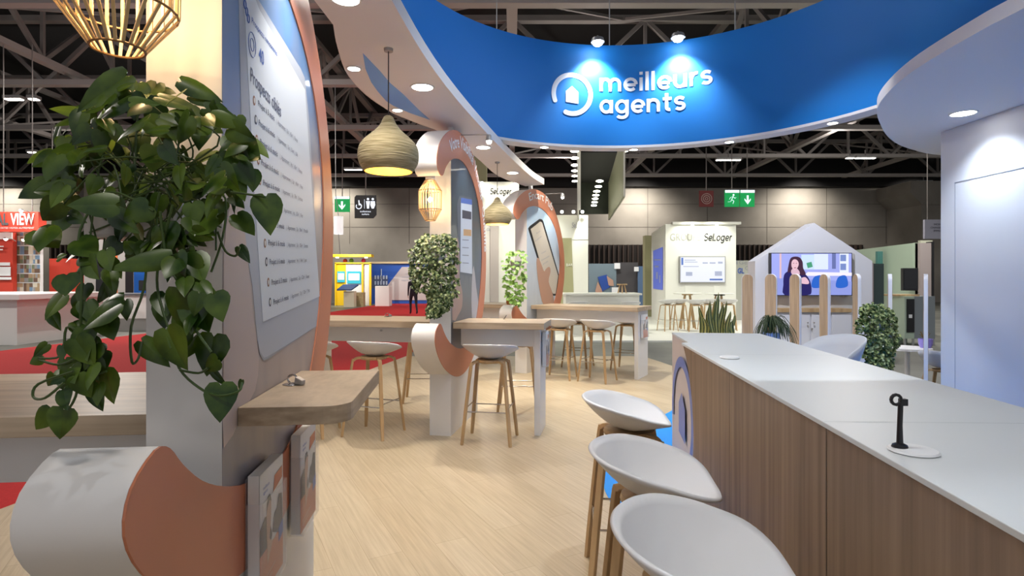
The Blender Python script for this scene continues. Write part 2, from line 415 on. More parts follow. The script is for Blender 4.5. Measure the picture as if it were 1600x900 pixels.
# restroom sign
a = at(554, 341, 28); c = at(588, 305, 28); w, h = c.x - a.x, c.z - a.z
o = thing('restroom_sign', 'black hanging restroom sign with white pictograms', 'sign', (a.x, 28, a.z))
link('panel', MB().prism([(0, 0), (w * .85, 0), (w, h * .15), (w, h), (w * .08, h), (0, h * .92)], 0, .1, lambda p, q, t: (p, t, q)), BLACK, o)
b = MB()
for cx in (.62, .84):
    b.prism([(w * cx + .06 * math.cos(t), h * .83 + .06 * math.sin(t)) for t in [k * R(36) for k in range(10)]], -.015, -.01, lambda p, q, t: (p, t, q))
    b.prism([(w * cx - .1, h * .74), (w * cx + .1, h * .74), (w * cx + (.12 if cx > .7 else .07), h * .58), (w * cx + .05, h * .42), (w * cx - .05, h * .42), (w * cx - (.12 if cx > .7 else .07), h * .58)], -.015, -.01, lambda p, q, t: (p, t, q))
b.tube([(w * .2 + .13 * math.cos(t), -.015, h * .52 + .13 * math.sin(t)) for t in [k * R(24) for k in range(-9, 4)]], .022, 5)
b.bar((w * .2, -.015, h * .78), (w * .22, -.015, h * .56), .05, .01); b.bar((w * .22, -.015, h * .57), (w * .34, -.015, h * .55), .05, .01)
b.box(w * .45, w * .465, -.015, -.01, h * .42, h * .82)
text(b, 'toilettes', lambda x, y: (w * .5 + x, -.012, h * .26 + y), width=w * .5, height=.09, align='C')
text(b, 'toilets', lambda x, y: (w * .5 + x, -.012, h * .14 + y), width=w * .34, height=.09, align='C')
link('pictogram', b, SIGNW, o)
link('hanger', MB().box(w / 2 - .02, w / 2 + .02, .03, .07, h, 8.5 - a.z), STEEL, o)

def W2(px0, px1, py0, py1, Y):            # rectangle at depth Y: x0, x1, z0, z1
    a = at(px0, py1, Y); c = at(px1, py0, Y); return a.x, c.x, a.z, c.z
def board(px0, px1, py0, py1, Y, t=.05):
    x0, x1, z0, z1 = W2(px0, px1, py0, py1, Y); return MB().box(x0, x1, Y, Y + t, z0, z1)

# ------------------------------------------------------------------ red booth beyond the aisle
REDP = mat('booth_red', (.62, .06, .035), .5)
o = thing('sign_fascia', 'red hanging fascia with white and grey lettering above the red booth', 'sign', tuple(at(10, 362, 17)))
x0, x1, z0, z1 = W2(-60, 60, 331, 362, 17)
link('board', MB().box(x0, x1, 17, 17.3, z0, z1), REDP, o, world=True)
b = MB(); text(b, 'AL', lambda x, y: (at(-7, 0, 16.98).x + x, 16.98, at(0, 351, 17).z + y), width=.38, height=.34, bold=.03); link('lettering', b, mat('sign_grey_text', (.1, .1, .11), .5), o, world=True)
b = MB(); text(b, 'VIEW', lambda x, y: (at(16, 0, 16.98).x + x, 16.98, at(0, 351, 17).z + y), width=.72, height=.34, bold=.03)
text(b, 'FAITES VISITER AUTREMENT', lambda x, y: (at(1, 0, 16.98).x + x, 16.98, at(0, 357.5, 17).z + y), width=1.0, height=.05)
link('lettering', b, PAPERW, o, world=True)
b = MB()
for px in (5, 50): p = at(px, 331, 17.1); b.box(p.x - .01, p.x + .01, 17.1, 17.12, p.z, 8.6)
link('hanger', b, STEEL, o, world=True)
o = thing('booth_wall', 'red booth wall with white caption boxes beside the photo collage', 'partition', (at(0, 0, 18).x, 18, 0))
x0, x1, z0, z1 = W2(-40, 20, 362, 470, 18)
link('panel', MB().box(x0, x1, 18, 18.15, 0, z1), REDP, o, world=True)
link('header', MB().box(x0, x1, 17.95, 18, at(0, 374, 18).z, z1 + .02), PAPERW, o, world=True)
b = MB()
for y0, y1, xx in ((384, 386, 5), (389, 391, 4), (410, 415, 15), (417, 431, 16), (433, 437, 17)):
    q = W2(-12, xx, y0, y1, 17.94); b.box(q[0], q[1], 17.94, 17.96, q[2], q[3])
link('caption', b, PAPERW, o, world=True)
o = thing('photo_wall', 'collage wall of small property photographs beside the red booth wall', 'partition', (at(42, 0, 18.2).x, 18.2, 0))
x0, x1, z0, z1 = W2(21, 63.5, 355, 456, 18.2)
link('panel', MB().box(x0, x1, 18.2, 18.3, 0, z1), PAPERW, o, world=True)
PH = [mat('photo_%s' % n, c, .5) for n, c in (('tan', (.35, .25, .15)), ('grey', (.3, .3, .3)), ('blue', (.16, .26, .38)), ('cream', (.6, .55, .45)), ('brown', (.16, .1, .07)), ('green', (.16, .2, .12)))]
b = MB()
for r_ in range(7):
    x = x0 + .03
    for cw in ((.28, .28, .2), (.17, .4, .2), (.3, .22, .25))[r_ % 3]:
        z = z0 + .02 + r_ * .295
        if x + cw < x1:
            for q in range(6):             # each photograph: patches of colour
                b.mi(rnd.randrange(6)); xa = x + cw * (q % 3) / 3; za = z + .13 * (q // 3); b.box(xa, xa + cw / 3, 18.185, 18.2, za, za + .13)
        x += cw + .025
link('photograph', b, PH, o, world=True)
def arm_lamp(px, py, Y, label, group=None, g=LENSG, pw=0, arm=.35):
    p = at(px, py, Y)
    o = thing('arm_spotlight', label, 'spotlight', tuple(p), 0, group)
    link('arm', MB().tube([(0, arm, -.05), (0, arm * .5, .02), (0, .02, .03)], .012, 6), GREYM, o)
    link('head', MB().lathe([(.02, .05), (.05, .04), (.06, 0)], 12), GREYM, o, smooth=True)
    link('bulb', MB().sphere((0, 0, -.01), .05, 10), g, o)
    return o
arm_lamp(33, 329, 16.7, 'glaring spotlight on top of the red fascia', 'spotlights of the red booth')
arm_lamp(36.5, 374, 17.8, 'glaring spotlight over the photo collage wall', 'spotlights of the red booth')
arm_lamp(9, 373, 17.6, 'glaring spotlight over the red booth wall', 'spotlights of the red booth')
# white reception counter
o = thing('reception_counter', 'long white reception counter beyond the red carpet', 'counter', (-12.8, 13.3, 0))
link('body', MB().box(-14.6, -11.57, 13.3, 16.1, -.012, 1.05), WHITEM, o, world=True)
link('counter_top', MB().box(-14.6, -11.35, 13.1, 16.3, 1.05, 1.18), WHITEM, o, world=True, bevel=.01)
o = thing('low_counter', 'small white counter with grey lower panel behind the reception counter', 'counter', (-11.9, 17.2, 0))
link('body', MB().box(-12.6, -10.55, 17.2, 18.2, .35, 1.05), WHITEM, o, world=True)
link('base_panel', MB().box(-12.6, -10.6, 17.3, 18.1, -.012, .35), GREYM, o, world=True)
link('counter_top', MB().box(-12.7, -10.45, 17.1, 18.3, 1.05, 1.1), mat('dark_grey_top', (.12, .12, .13), .4), o, world=True)
o = thing('red_cabinet', 'red display cabinet with a black niche behind the trailing plant', 'cabinet', (at(93, 0, 19).x, 19, 0))
x0, x1, z0, z1 = W2(77, 110, 404, 448, 19)
link('body', MB().box(x0, x1, 19, 19.6, -.012, z1), REDP, o, world=True)
link('niche', MB().box(x0 + .3, x1, 18.98, 19, z0 + .05, z0 + .4), BLACK, o, world=True)
o = thing('banner_stand', 'orange and red pull-up banner behind the trailing plant', 'banner', (at(172, 0, 20).x, 20, 0))
x0, x1, z0, z1 = W2(164, 183, 384, 432, 20)
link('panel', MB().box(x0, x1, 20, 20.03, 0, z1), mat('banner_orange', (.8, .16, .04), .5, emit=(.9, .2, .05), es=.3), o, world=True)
link('foot', MB().box(x0, x1, 19.9, 20.15, -.012, .05), GREYM, o, world=True)
o = thing('banner_stand', 'blue upright panel beside the white printed pillar, beyond the plant', 'banner', (at(219, 0, 20.5).x, 20.5, 0))
x0, x1, z0, z1 = W2(209, 232, 398, 432, 20.5)
link('panel', MB().box(x0, x1, 20.5, 20.55, 0, z1), mat('panel_blue', (.0, .1, .45), .5), o, world=True)
link('foot', MB().box(x0, x1, 20.4, 20.65, -.012, .05), GREYM, o, world=True)
o = thing('monitor', 'black monitor on the small white counter', 'monitor', (-11.3, 17.6, 1.1))
link('screen', MB().box(-.25, .25, 0, .04, .08, .4), BLACK, o); link('stand', MB().box(-.03, .03, 0, .03, 0, .1).box(-.12, .12, -.06, .1, 0, .012), BLACK, o)
o = thing('display_partition', 'grey booth partition with doorways behind the trailing plant', 'partition', (at(196, 0, 22).x, 22, 0))
x0, x1, z0, z1 = W2(130, 228, 368, 470, 22)
link('panel', MB().box(x0, x1, 22, 22.2, -.012, z1), mat('partition_grey', (.36, .35, .34), .6), o, world=True)
b = MB()
for q in (150, 196): r_ = W2(q, q + 12, 400, 470, 21.98); b.box(r_[0], r_[1], 21.97, 22, .1, r_[3])
link('doorway', b, BLACK, o, world=True)

# ------------------------------------------------------------------ yellow booth and blue mural far down the aisle
YEL = mat('booth_yellow', (.85, .55, .01), .5); YB = 34
o = thing('yellow_booth', 'yellow framed booth with teal screens far down the red aisle', 'booth', (at(550, 0, YB).x, YB, 0))
b = MB(); x0, x1, z0, z1 = W2(505, 584, 398, 402, YB); b.box(x0, x1, YB - .6, YB, z0, z1)
link('canopy', b, YEL, o, world=True)
b = MB()
for a_ in ((523, 525), (565, 567.5), (577, 580)): q = W2(a_[0], a_[1], 411, 475, YB); b.box(q[0], q[1], YB, YB + .1, -.012, q[3])
q = W2(523, 580, 410, 412, YB); b.box(q[0], q[1], YB, YB + .1, q[2], q[3])
link('frame', b, YEL, o, world=True)
q = W2(526, 541, 412, 472, YB + .2); link('cabinet', MB().box(q[0], q[1], YB + .15, YB + .6, -.012, q[3]), YEL, o, world=True)
q = W2(541, 566, 411, 472, YB + .2); link('wall_panel', MB().box(q[0], q[1], YB + .15, YB + .6, -.012, q[3]), PAPERW, o, world=True)
q = W2(567.5, 577, 412, 472, YB + .2); link('wall_panel', MB().box(q[0], q[1], YB + .15, YB + .6, -.012, q[3]), WHITEM, o, world=True)
TEAL = mat('teal_screen', (.02, .3, .38), .4, emit=(.03, .35, .45), es=.5)
for q in ((526.5, 538, 424, 441), (542, 563, 424, 443)):
    q = W2(*q, YB); link('screen', MB().box(q[0], q[1], YB + .05, YB + .14, q[2], q[3]), TEAL, o, world=True)
b = MB()
for q in ((528, 537, 427, 437), (544.5, 561, 427.5, 438)): q = W2(*q, YB); b.box(q[0], q[1], YB + .03, YB + .05, q[2], q[3])
link('screen_picture', b, mat('screen_cream', (.9, .85, .6), .4, emit=(.9, .85, .6), es=.6), o, world=True)
for q, m_ in (((534, 540, 404, 411), REDP), ((545, 549, 404, 410), mat('balloon_green', (.2, .5, .05), .5)), ((563, 569, 403, 411), mat('balloon_magenta', (.7, .05, .15), .5)), ((524, 531, 410, 418), PAPERW)):
    q = W2(*q, YB); tag(link('balloon', MB().sphere(((q[0] + q[1]) / 2, YB + .3, (q[2] + q[3]) / 2), .14, 10), m_, smooth=True), {'booth_red': 'red balloon on top of the yellow booth', 'balloon_green': 'green balloon on top of the yellow booth', 'balloon_magenta': 'magenta balloon on top of the yellow booth', 'paper_white': 'white round balloon at the corner of the yellow booth'}[m_.name], 'balloon', 'balloons on the yellow booth')
for px in (527, 572):
    p = at(px, 402, YB - .3); tag(link('downlight', MB().lathe([(.08, 0), (.1, -.03)], 12, tuple(p)), LENSG), 'glowing downlight under the yellow canopy, %s' % ('next to the printed panel' if px < 550 else 'over the narrow white panel'), 'downlight', 'downlights under the yellow canopy')
o = thing('touch_table', 'slanted dark touch screen on a cream pedestal before the yellow booth', 'display', (at(545, 0, 32).x, 32, 0))
q = W2(537, 553, 455, 475, 32); link('pedestal', MB().box(q[0], q[1], 32, 32.5, -.012, q[3]), mat('cream', (.72, .66, .5), .6), o, world=True)
q = W2(528, 559, 445, 454, 32); link('screen', MB().prism([(q[0], 0), (q[1] - .3, 0), (q[1], .5), (q[0] + .25, .5)], 0, .07, lambda p, r_, t: (p, 31.8 + r_ * .7, q[2] + r_ * .55 + t)), mat('touch_dark_blue', (.03, .06, .16), .3), o, world=True)
q = W2(553, 568, 457, 475, 32.6); tag(link('wood_crate', MB().box(q[0], q[1], 32.6, 33, -.012, q[3]), noisy('crate_wood', (.25, .19, .09), (.42, .33, .18), (1, 1, 6), 8, 3, .7)), 'brown wooden crate beside the slanted touch screen', 'crate')
o = thing('mural_wall', 'blue mural of town houses with a pale slanting caption far down the aisle', 'partition', (at(640, 0, 36.5).x, 36.5, 0))
x0, x1, z0, z1 = W2(577, 712, 412, 472, 36.5)
link('panel', MB().box(x0, x1, 36.5, 36.7, -.012, z1), mat('mural_blue', (.02, .09, .42), .6), o, world=True)
link('top_rail', MB().box(x0, x1, 36.3, 36.7, z1, z1 + .12), mat('rail_tan', (.42, .33, .2), .6), o, world=True)
b = MB(); q0 = at(604, 448, 36.45); q1 = at(628, 417, 36.45); q2 = at(712, 417, 36.45); q3 = at(712, 469, 36.45); q4 = at(604, 469, 36.45)
b.prism([(p.x, p.z) for p in (q0, q1, q2, q3, q4)], 36.46, 36.5, lambda p, r_, t: (p, t, r_)); link('caption_panel', b, mat('mural_pale', (.5, .46, .46), .6), o, world=True)
b = MB(); q = W2(583, 606, 428, 447, 36.47)
for i in range(5):
    for k in range(2): xx = q[0] + .1 + i * .18; zz = q[2] + .08 + k * .36; b.box(xx, xx + .09, 36.44, 36.47, zz, zz + .24)
b.box(q[0] + .5, q[0] + .56, 36.44, 36.47, q[2] + .3, q[2] + 1.1)
link('window', b, mat('mural_window', (.45, .55, .7), .5), o, world=True)
q = W2(580, 606, 430, 448, 36.48); link('house_print', MB().box(q[0], q[1], 36.48, 36.5, q[2] - .1, q[3] - .1), mat('mural_house', (.07, .1, .2), .6), o, world=True)
b = MB()
for s_, y_, w_ in (('Ensemble', 429, 12), ('construisons', 434, 24), ('votre projet', 439, 26)):
    p = at(640 - w_ / 2, y_, 36.43); text(b, s_, lambda x, y: (p.x + x, 36.43, p.z + y), width=w_ * .041, height=.13)
link('lettering', b, INKG, o, world=True)
q = W2(586, 608, 447, 469, 33); tag(link('cube_counter', MB().box(q[0], q[1], 33, 33.8, -.012, q[3]), WHITEM, bevel=.02), 'white cube counter in front of the blue mural', 'counter')

# white cylinder lamp hanging beyond the printed panel
c = at(529, 366, 20)
o = thing('pendant_lamp', 'white cylinder lamp hanging below the green exit sign beside the printed panel', 'pendant lamp', tuple(c))
link('lamp_shade', MB().lathe([(.16, 0), (.16, .62)], 24, caps=False), mat('shade_white', (.85, .85, .85), .5, emit=(1, 1, 1), es=.5), o, smooth=True)
link('cord', MB().tube([(0, 0, .6), (-.1, 0, 1.4), (-.12, 0, 8.4 - c.z)], .012, 6).tube([(0, 0, .02), (.05, 0, -.7)], .012, 6), GREYM, o)
# ================================================================== THE NEIGHBOURING WHITE STAND
Yb = 18.5
o = thing('booth_block', 'white wedge-shaped booth with wall screen and light grey and black lettering', 'booth', (at(1095, 0, Yb).x, Yb, .03))
x0, x1, z0, z1 = W2(1040, 1150, 350, 480, Yb)
lf = at(1018, 365, 22.2)
fp = [(x0, Yb), (x1, Yb), (x1 + .4, 22.4), (lf.x, 22.2)]
link('body', MB().prism(fp, .03, z1), BRIGHT, o, world=True)
link('lamp_rail', MB().box(x0 + .2, x1 + .12, Yb - .12, Yb + .1, z1 - .02, z1 + .06), BRIGHT, o, world=True)
b = MB(); text(b, 'GROUPE', lambda x, y: (at(1047, 0, Yb).x + x, Yb - .012, at(0, 376, Yb).z + y), width=.98, height=.24)
link('lettering', b, mat('letter_pale', (.4, .41, .37), .5), o, world=True)
b = MB(); stroke_text(b, 'SeLoger', lambda x, y, l: (at(1099, 0, Yb).x + x, Yb - .014 - l, at(0, 376.5, Yb).z + y), .9, .175, .21, .22)
link('lettering', b, BLACK, o, world=True)
def side(px, py):                        # points of the slanting side wall
    k = (px - PX) / F; A = Vector((x0, Yb)); D = Vector((lf.x - x0, 22.2 - Yb)); t = (k * A.y - A.x) / (D.x - k * D.y); Y = A.y + t * D.y
    return Vector((A.x + t * D.x - .02, Y - .02, H - (py - PY) * Y / F))
b = MB(); b.add([side(1021, 451), side(1036, 453), side(1036, 386), side(1021, 392)], [(0, 1, 2, 3)])
link('poster', b, mat('poster_blue', (.07, .1, .38), .4, emit=(.08, .12, .5), es=.5), o, world=True)
b = MB()
for q in ((1023, 405, 1034, 407), (1024, 415, 1030, 418), (1026, 425, 1029, 436), (1031, 430, 1033, 442)): b.add([side(q[0], q[3]) - Vector((.01, .01, 0)), side(q[2], q[3]) - Vector((.01, .01, 0)), side(q[2], q[1]) - Vector((.01, .01, 0)), side(q[0], q[1]) - Vector((.01, .01, 0))], [(0, 1, 2, 3)])
link('poster_picture', b, mat('poster_pale', (.35, .4, .7), .4), o, world=True)
q = W2(1008, 1020, 368, 500, 23); tag(link('entrance_panel', MB().box(q[0], q[1], 23, 23.4, .03, q[3]), OLIVE), 'olive lit doorway panel behind the white wedge booth', 'partition')
o = thing('wall_screen', 'bright white wall screen on the wedge-shaped booth', 'screen', (at(1096, 0, Yb).x, Yb - .1, at(0, 440, Yb).z))
q = W2(1062, 1130.5, 402, 440.5, Yb); link('frame', MB().box(q[0] - .03, q[1] + .03, Yb - .1, Yb, q[2] - .03, q[3] + .03), GREYM, o, world=True)
link('display', MB().box(q[0], q[1], Yb - .11, Yb - .1, q[2], q[3]), mat('screen_white_glow', (.3, .3, .35), .3, emit=(.7, .74, .9), es=.62), o, world=True)
b = MB()
for r_, w_ in (((1063, 1066, 403, 414), 0), ((1107, 1127, 435.5, 438), 0)): s_ = W2(*r_, Yb); b.box(s_[0], s_[1], Yb - .115, Yb - .11, s_[2], s_[3])
link('screen_picture', b, INKB, o, world=True)
b = MB()
for r_ in ((1068, 1085, 406, 407.2), (1068, 1088, 409, 410), (1096, 1104, 410, 412), (1107, 1116, 410, 412), (1120, 1127, 409, 412), (1066, 1090, 416, 417), (1070, 1080, 425, 431), (1115, 1126, 424, 431)): s_ = W2(*r_, Yb); b.box(s_[0], s_[1], Yb - .115, Yb - .11, s_[2], s_[3])
link('screen_picture', b, mat('screen_pale_text', (.2, .22, .3), .4, emit=(.5, .55, .75), es=.35), o, world=True)
for i, px in enumerate((1082, 1120)):
    p = at(px, 353, Yb - .35); tag(link('spotlight', MB().sphere(tuple(p), .05, 10), LENSG), 'small spotlight on the wedge booth top, ' + ('above its pale lettering' if i == 0 else 'above its black lettering'), 'spotlight', 'spotlights of the wedge booth')
    lamp('booth_spot', 'SPOT', tuple(p + Vector((0, -.25, .25))), 40, (1, 1, .84), .03, 110, tuple(p + Vector((0, .5, -1))))

# big white building of the neighbour at the back
o = thing('booth_block', 'big white booth block with pale and black lettering behind the stand', 'booth', (at(870, 0, 20).x, 20, .03))
x0, x1, z0, z1 = W2(812, 919, 336, 480, 20)
link('body', MB().box(x0, x1, 20, 22.5, .03, z1), BRIGHT, o, world=True)
q = W2(845, 896, 371, 480, 20); p_ = at(884, 372, 20)
link('niche', MB().prism([(at(846, 0, 20).x, .1), (at(898, 0, 20).x, .1), (at(893, 0, 20).x, at(0, 372, 20).z), (at(848, 0, 20).x, at(0, 372, 20).z)], 19.985, 20.001, lambda p, r_, t: (p, t, r_)), OLIVE, o, world=True)
b = MB(); stroke_text(b, 'SeLoger', lambda x, y, l: (at(893, 0, 19.98).x + x, 19.98 - l, at(0, 356, 20).z + y), .45, .13, .17, .2); link('lettering', b, INKG, o, world=True)
b = MB(); text(b, 'BAR', lambda x, y: (at(885, 0, 19.97).x + x, 19.97, at(0, 416, 20).z + y), width=.22, height=.1); link('lettering', b, BRIGHT, o, world=True)
b = MB()
for z in (375,): b.box(x0, x1, 19.99, 20, at(0, z, 20).z, at(0, z, 20).z + .015)
link('joint', b, GREYM, o, world=True)
for i, px in enumerate((838, 878, 896, 910)):
    p = at(px, 331, 19.6); tag(link('spotlight', MB().sphere(tuple(p), .055, 10), LENSG), 'glaring spotlight on the big white block, %s' % ('beside the third curved panel', 'second from the third curved panel', 'above the pale lettering', 'at the block corner')[i], 'spotlight', 'spotlights on the big white block')
for x in (.9, 2.4): lamp('booth_spot', 'SPOT', (x, 19.2, z1 + .3), 110, (1, 1, .84), .06, 120, (x, 20, 1.6))
o = thing('booth_block', 'tall white booth wall with black italic lettering behind the woven lamp', 'booth', (at(785, 0, 16.5).x, 16.5, .03))
x0, x1, z0, z1 = W2(742, 811, 284, 480, 16.5)
link('body', MB().box(x0, x1, 16.5, 17, .03, z1), BRIGHT, o, world=True)
b = MB(); stroke_text(b, 'SeLoger', lambda x, y, l: (at(765, 0, 16.48).x + x, 16.48 - l, at(0, 303.5, 16.5).z + y), .62, .125, .21, .22); link('lettering', b, BLACK, o, world=True)
b = MB(); text(b, 'venez', lambda x, y: (at(757, 0, 16.48).x + x, 16.48, at(0, 352, 16.5).z + y), width=.3, height=.11); text(b, 'dans', lambda x, y: (at(760, 0, 16.48).x + x, 16.48, at(0, 361, 16.5).z + y), width=.22, height=.11); link('lettering', b, INKG, o, world=True)
q = W2(766, 779, 350, 482, 16.3); link('post', MB().box(q[0], q[1], 16.3, 16.5, .03, q[3]), mat('taupe_post', (.42, .38, .36), .6), o, world=True)
q = W2(740, 760, 245, 284, 17.2); link('upper_box', MB().box(q[0], q[1], 17.2, 17.8, q[2], q[3]), OLIVE, o, world=True)
for i, px in enumerate((753, 806)):
    p = at(px, 287, 16.1); tag(link('spotlight', MB().sphere(tuple(p), .06, 10), LENSG), 'glaring spotlight on the tall lettered wall, %s' % ('beside the second curved panel' if i == 0 else 'beside the canopy end'), 'spotlight', 'spotlights on the tall lettered wall')
for x in (-.8, .1): lamp('booth_spot', 'SPOT', (x, 15.7, z1 + .3), 70, (1, .97, .8), .06, 120, (x, 16.5, 1.6))

# suspended black fascia frame with rows of lamps
FR0, FR1 = 17.0, 23.6
rA, rB = at(974, 308, FR0), at(950.5, 344, FR1)
la, lb = at(905, 330, FR0), at(905, 330, FR1)
zb, zt = 4.0, 7.4
o = thing('hanging_fascia', 'large black hanging ceiling frame with white edges and rows of lamps', 'ceiling frame', ((rA.x + la.x) / 2, 20, zb))
b = MB(); b.prism([(rA.x, FR0), (rA.x + .06, FR0), (rB.x + .06, FR1), (rB.x, FR1)], zb, zt); link('side_panel', b, mat('fascia_olive', (.28, .28, .2), .6), o, world=True)
b = MB(); b.prism([(la.x - .06, FR0), (la.x, FR0), (lb.x, FR1), (lb.x - .06, FR1)], zb - .35, zt); link('side_panel', b, BRIGHT, o, world=True)
b = MB(); b.box(la.x - .02, la.x + .04, FR0 - .03, FR0, zb - .4, zt); b.box(rA.x, rA.x + .05, FR0 - .03, FR0, zb, zt); link('edge_trim', b, mat('edge_white', (.9, .9, .82), .5), o, world=True)
link('back_panel', MB().box(lb.x, rB.x, FR1, FR1 + .05, zb + .25, zt), mat('fascia_inner', (.03, .035, .028), .7), o, world=True)
link('ceiling_panel', MB().prism([(la.x, FR0 + 1), (rA.x, FR0 + 1), (rB.x, FR1), (lb.x, FR1)], 5.55, 5.65), DARKC, o, world=True)
b = MB()
SPH = lambda r: MB().sphere((0, 0, 0), r, 12, (1, 1, .32))
for i, y in enumerate((236, 247, 258, 267, 275, 283)):
    p = at(898, y, 15 + i * 1.4)
    t_ = tag(link('hall_spotlight', MB().sphere(tuple(p), .115, 12, (1, 1, .3)), LENSG, smooth=True), 'glaring lamp in the row beside the black hanging frame, %s from the blue ring' % ('first', 'second', 'third', 'fourth', 'fifth', 'sixth')[i], 'lamp', 'row of lamps beside the black hanging frame')
for i, (x, y) in enumerate(((937, 283), (935, 291.5), (932.5, 299), (931, 305), (930, 310.5), (929, 316), (928, 321))):
    Y = 18 + i * .85; p = at(x, y, Y)
    tag(link('hall_spotlight', MB().sphere(tuple(p), .12, 12, (1, 1, .3)), LENSG, smooth=True), 'glaring lamp inside the black hanging frame, %s of the row counted from the blue ring' % ('first', 'second', 'third', 'fourth', 'fifth', 'sixth', 'last')[i], 'lamp', 'row of lamps inside the black hanging frame')
p = at(977, 236, 17.5); tag(link('hall_spotlight', MB().lathe([(.05, .08), (.09, .06), (.1, 0), (.07, -.02)], 14, tuple(p)), LENSG, smooth=True), 'single glaring lamp beside the olive side of the black hanging frame', 'lamp')

# white counter of the neighbour and the display wall behind it
o = thing('white_counter', 'long white counter of the neighbouring stand behind the oak bar table', 'counter', (at(940, 0, 16).x, 16, .03))
x0, x1, z0, z1 = W2(884, 999, 461, 520, 15.4)
link('body', MB().box(x0, x1, 15.4, 16.2, .03, z1), BRIGHT, o, world=True)
link('counter_top', MB().box(x0 - .05, x1 + .05, 15.3, 16.3, z1, z1 + .05), BRIGHT, o, world=True)
o = thing('display_wall', 'display wall with a blue phone in hands picture under the dark slats', 'partition', (at(965, 0, 27).x, 27, 0))
q = W2(920, 963, 412, 470, 27); link('glass_panel', MB().box(q[0], q[1], 27, 27.1, -.012, q[3]), mat('display_grey_blue', (.18, .24, .28), .4), o, world=True)
q = W2(963, 997, 410, 470, 27.2); link('dark_panel', MB().box(q[0], q[1], 27.2, 27.3, -.012, q[3]), mat('display_dark', (.07, .065, .07), .5), o, world=True)
q = W2(997, 1012, 416, 478, 27); link('poster', MB().box(q[0], q[1], 27, 27.1, -.012, q[3]), mat('poster_steel', (.1, .17, .3), .5), o, world=True)
b = MB(); c_ = [at(*p, 26.97) for p in ((934, 433), (948, 429), (953, 449), (941, 455))]; b.prism([(p.x, p.z) for p in c_], 26.95, 26.99, lambda p, r_, t: (p, t, r_)); link('phone_print', b, mat('phone_blue', (.03, .08, .35), .4), o, world=True)
b = MB()
for c in (((930, 455), (934, 440), (940, 452), (942, 460), (932, 460)), ((948, 431), (958, 438), (959, 447), (951, 446))): b.prism([(at(*p, 26.94).x, at(*p, 26.94).z) for p in c], 26.93, 26.95, lambda p, r_, t: (p, t, r_))
link('hand_print', b, SKIN, o, world=True)
b = MB()
for q in ((960, 969, 411, 420), (991, 998, 417, 424), (956, 967, 449, 457)): q = W2(*q, 26.9); b.box(q[0], q[1], 26.9, 26.93, q[2], q[3])
link('notice', b, PAPERW, o, world=True)

# lettered poster beside the wedge booth
o = thing('poster_wall', 'pale poster wall with grey and blue lettering beside the wedge booth', 'partition', (at(1170, 0, 21).x, 21, 0))
x0, x1, z0, z1 = W2(1150, 1212, 407, 500, 21)
link('panel', MB().box(x0, x1, 21, 21.2, -.012, z1), mat('poster_cream', (.55, .56, .5), .6), o, world=True)
b = MB()
for s_, px, py, w_ in (('I', 1150.5, 413, 2), ('Gest', 1155, 413, 20), ('Gest', 1164, 422, 20)): p = at(px, py, 20.98); text(b, s_, lambda x, y: (p.x + x, 20.98, p.z + y), width=w_ * 21 / 889, height=.15)
link('lettering', b, INKG, o, world=True)
b = MB(); p = at(1152.5, 427, 20.97); text(b, 'GL', lambda x, y: (p.x + x, 20.97, p.z + y), width=.24, height=.19, bold=.04); link('lettering', b, INKB, o, world=True)

# ------------------------------------------------------------------ house-shaped booth with the video screen
Yh = 9.6
px2x = lambda px, Y: (px - PX) * Y / F
hz = lambda py, Y: H - (py - PY) * Y / F
HW = mat('house_white', (.78, .78, .83), .55)
o = thing('house_booth', 'white house-shaped booth wall with gable peak around the video screen', 'booth', (px2x(1272, Yh), Yh, 0))
xl, xr, xc = px2x(1180, Yh), px2x(1363, Yh), px2x(1272, Yh)
ze, zp = hz(408, Yh), hz(348, Yh)
link('gable_wall', MB().prism([(xl, 0), (xr, 0), (xr, ze), (xc, zp), (xl, ze)], Yh, Yh + .3, lambda p, q, t: (p, t, q)), HW, o, world=True)
zs = hz(485, Yh - .3)
link('niche_back', MB().box(px2x(1214, Yh), px2x(1334, Yh), Yh - .02, Yh, zs, hz(396, Yh)), mat('niche_cream', (.62, .6, .58), .6), o, world=True)
link('shelf', MB().box(px2x(1214, Yh - .3), px2x(1330, Yh - .3), Yh - .32, Yh, zs - .03, zs + .03), OAKL, o, world=True)
o2 = thing('low_cabinet', 'white low cabinet with panelled doors under the oak shelf of the house-shaped booth', 'cabinet', (xc, Yh - .3, 0))
link('carcass', MB().box(px2x(1213, Yh - .3), px2x(1334, Yh - .3), Yh - .28, Yh, 0, zs - .035), HW, o2, world=True)
for i, (a, c) in enumerate(((1216, 1266), (1268, 1298), (1300, 1331))):
    d = link('door', MB().box(px2x(a, Yh - .3), px2x(c, Yh - .3), Yh - .3, Yh - .28, .06, zs - .07), HW, o2, world=True, bevel=.006)
    if i < 2: link('knob', MB().sphere((px2x(1262 if i == 0 else 1272, Yh - .33), Yh - .33, zs - .2), .014, 8), CHROME, d, world=True)
    if i == 1: link('lock', MB().sphere((px2x(1269.5, Yh - .33), Yh - .31, zs - .3), .016, 8), CHROME, d, world=True)
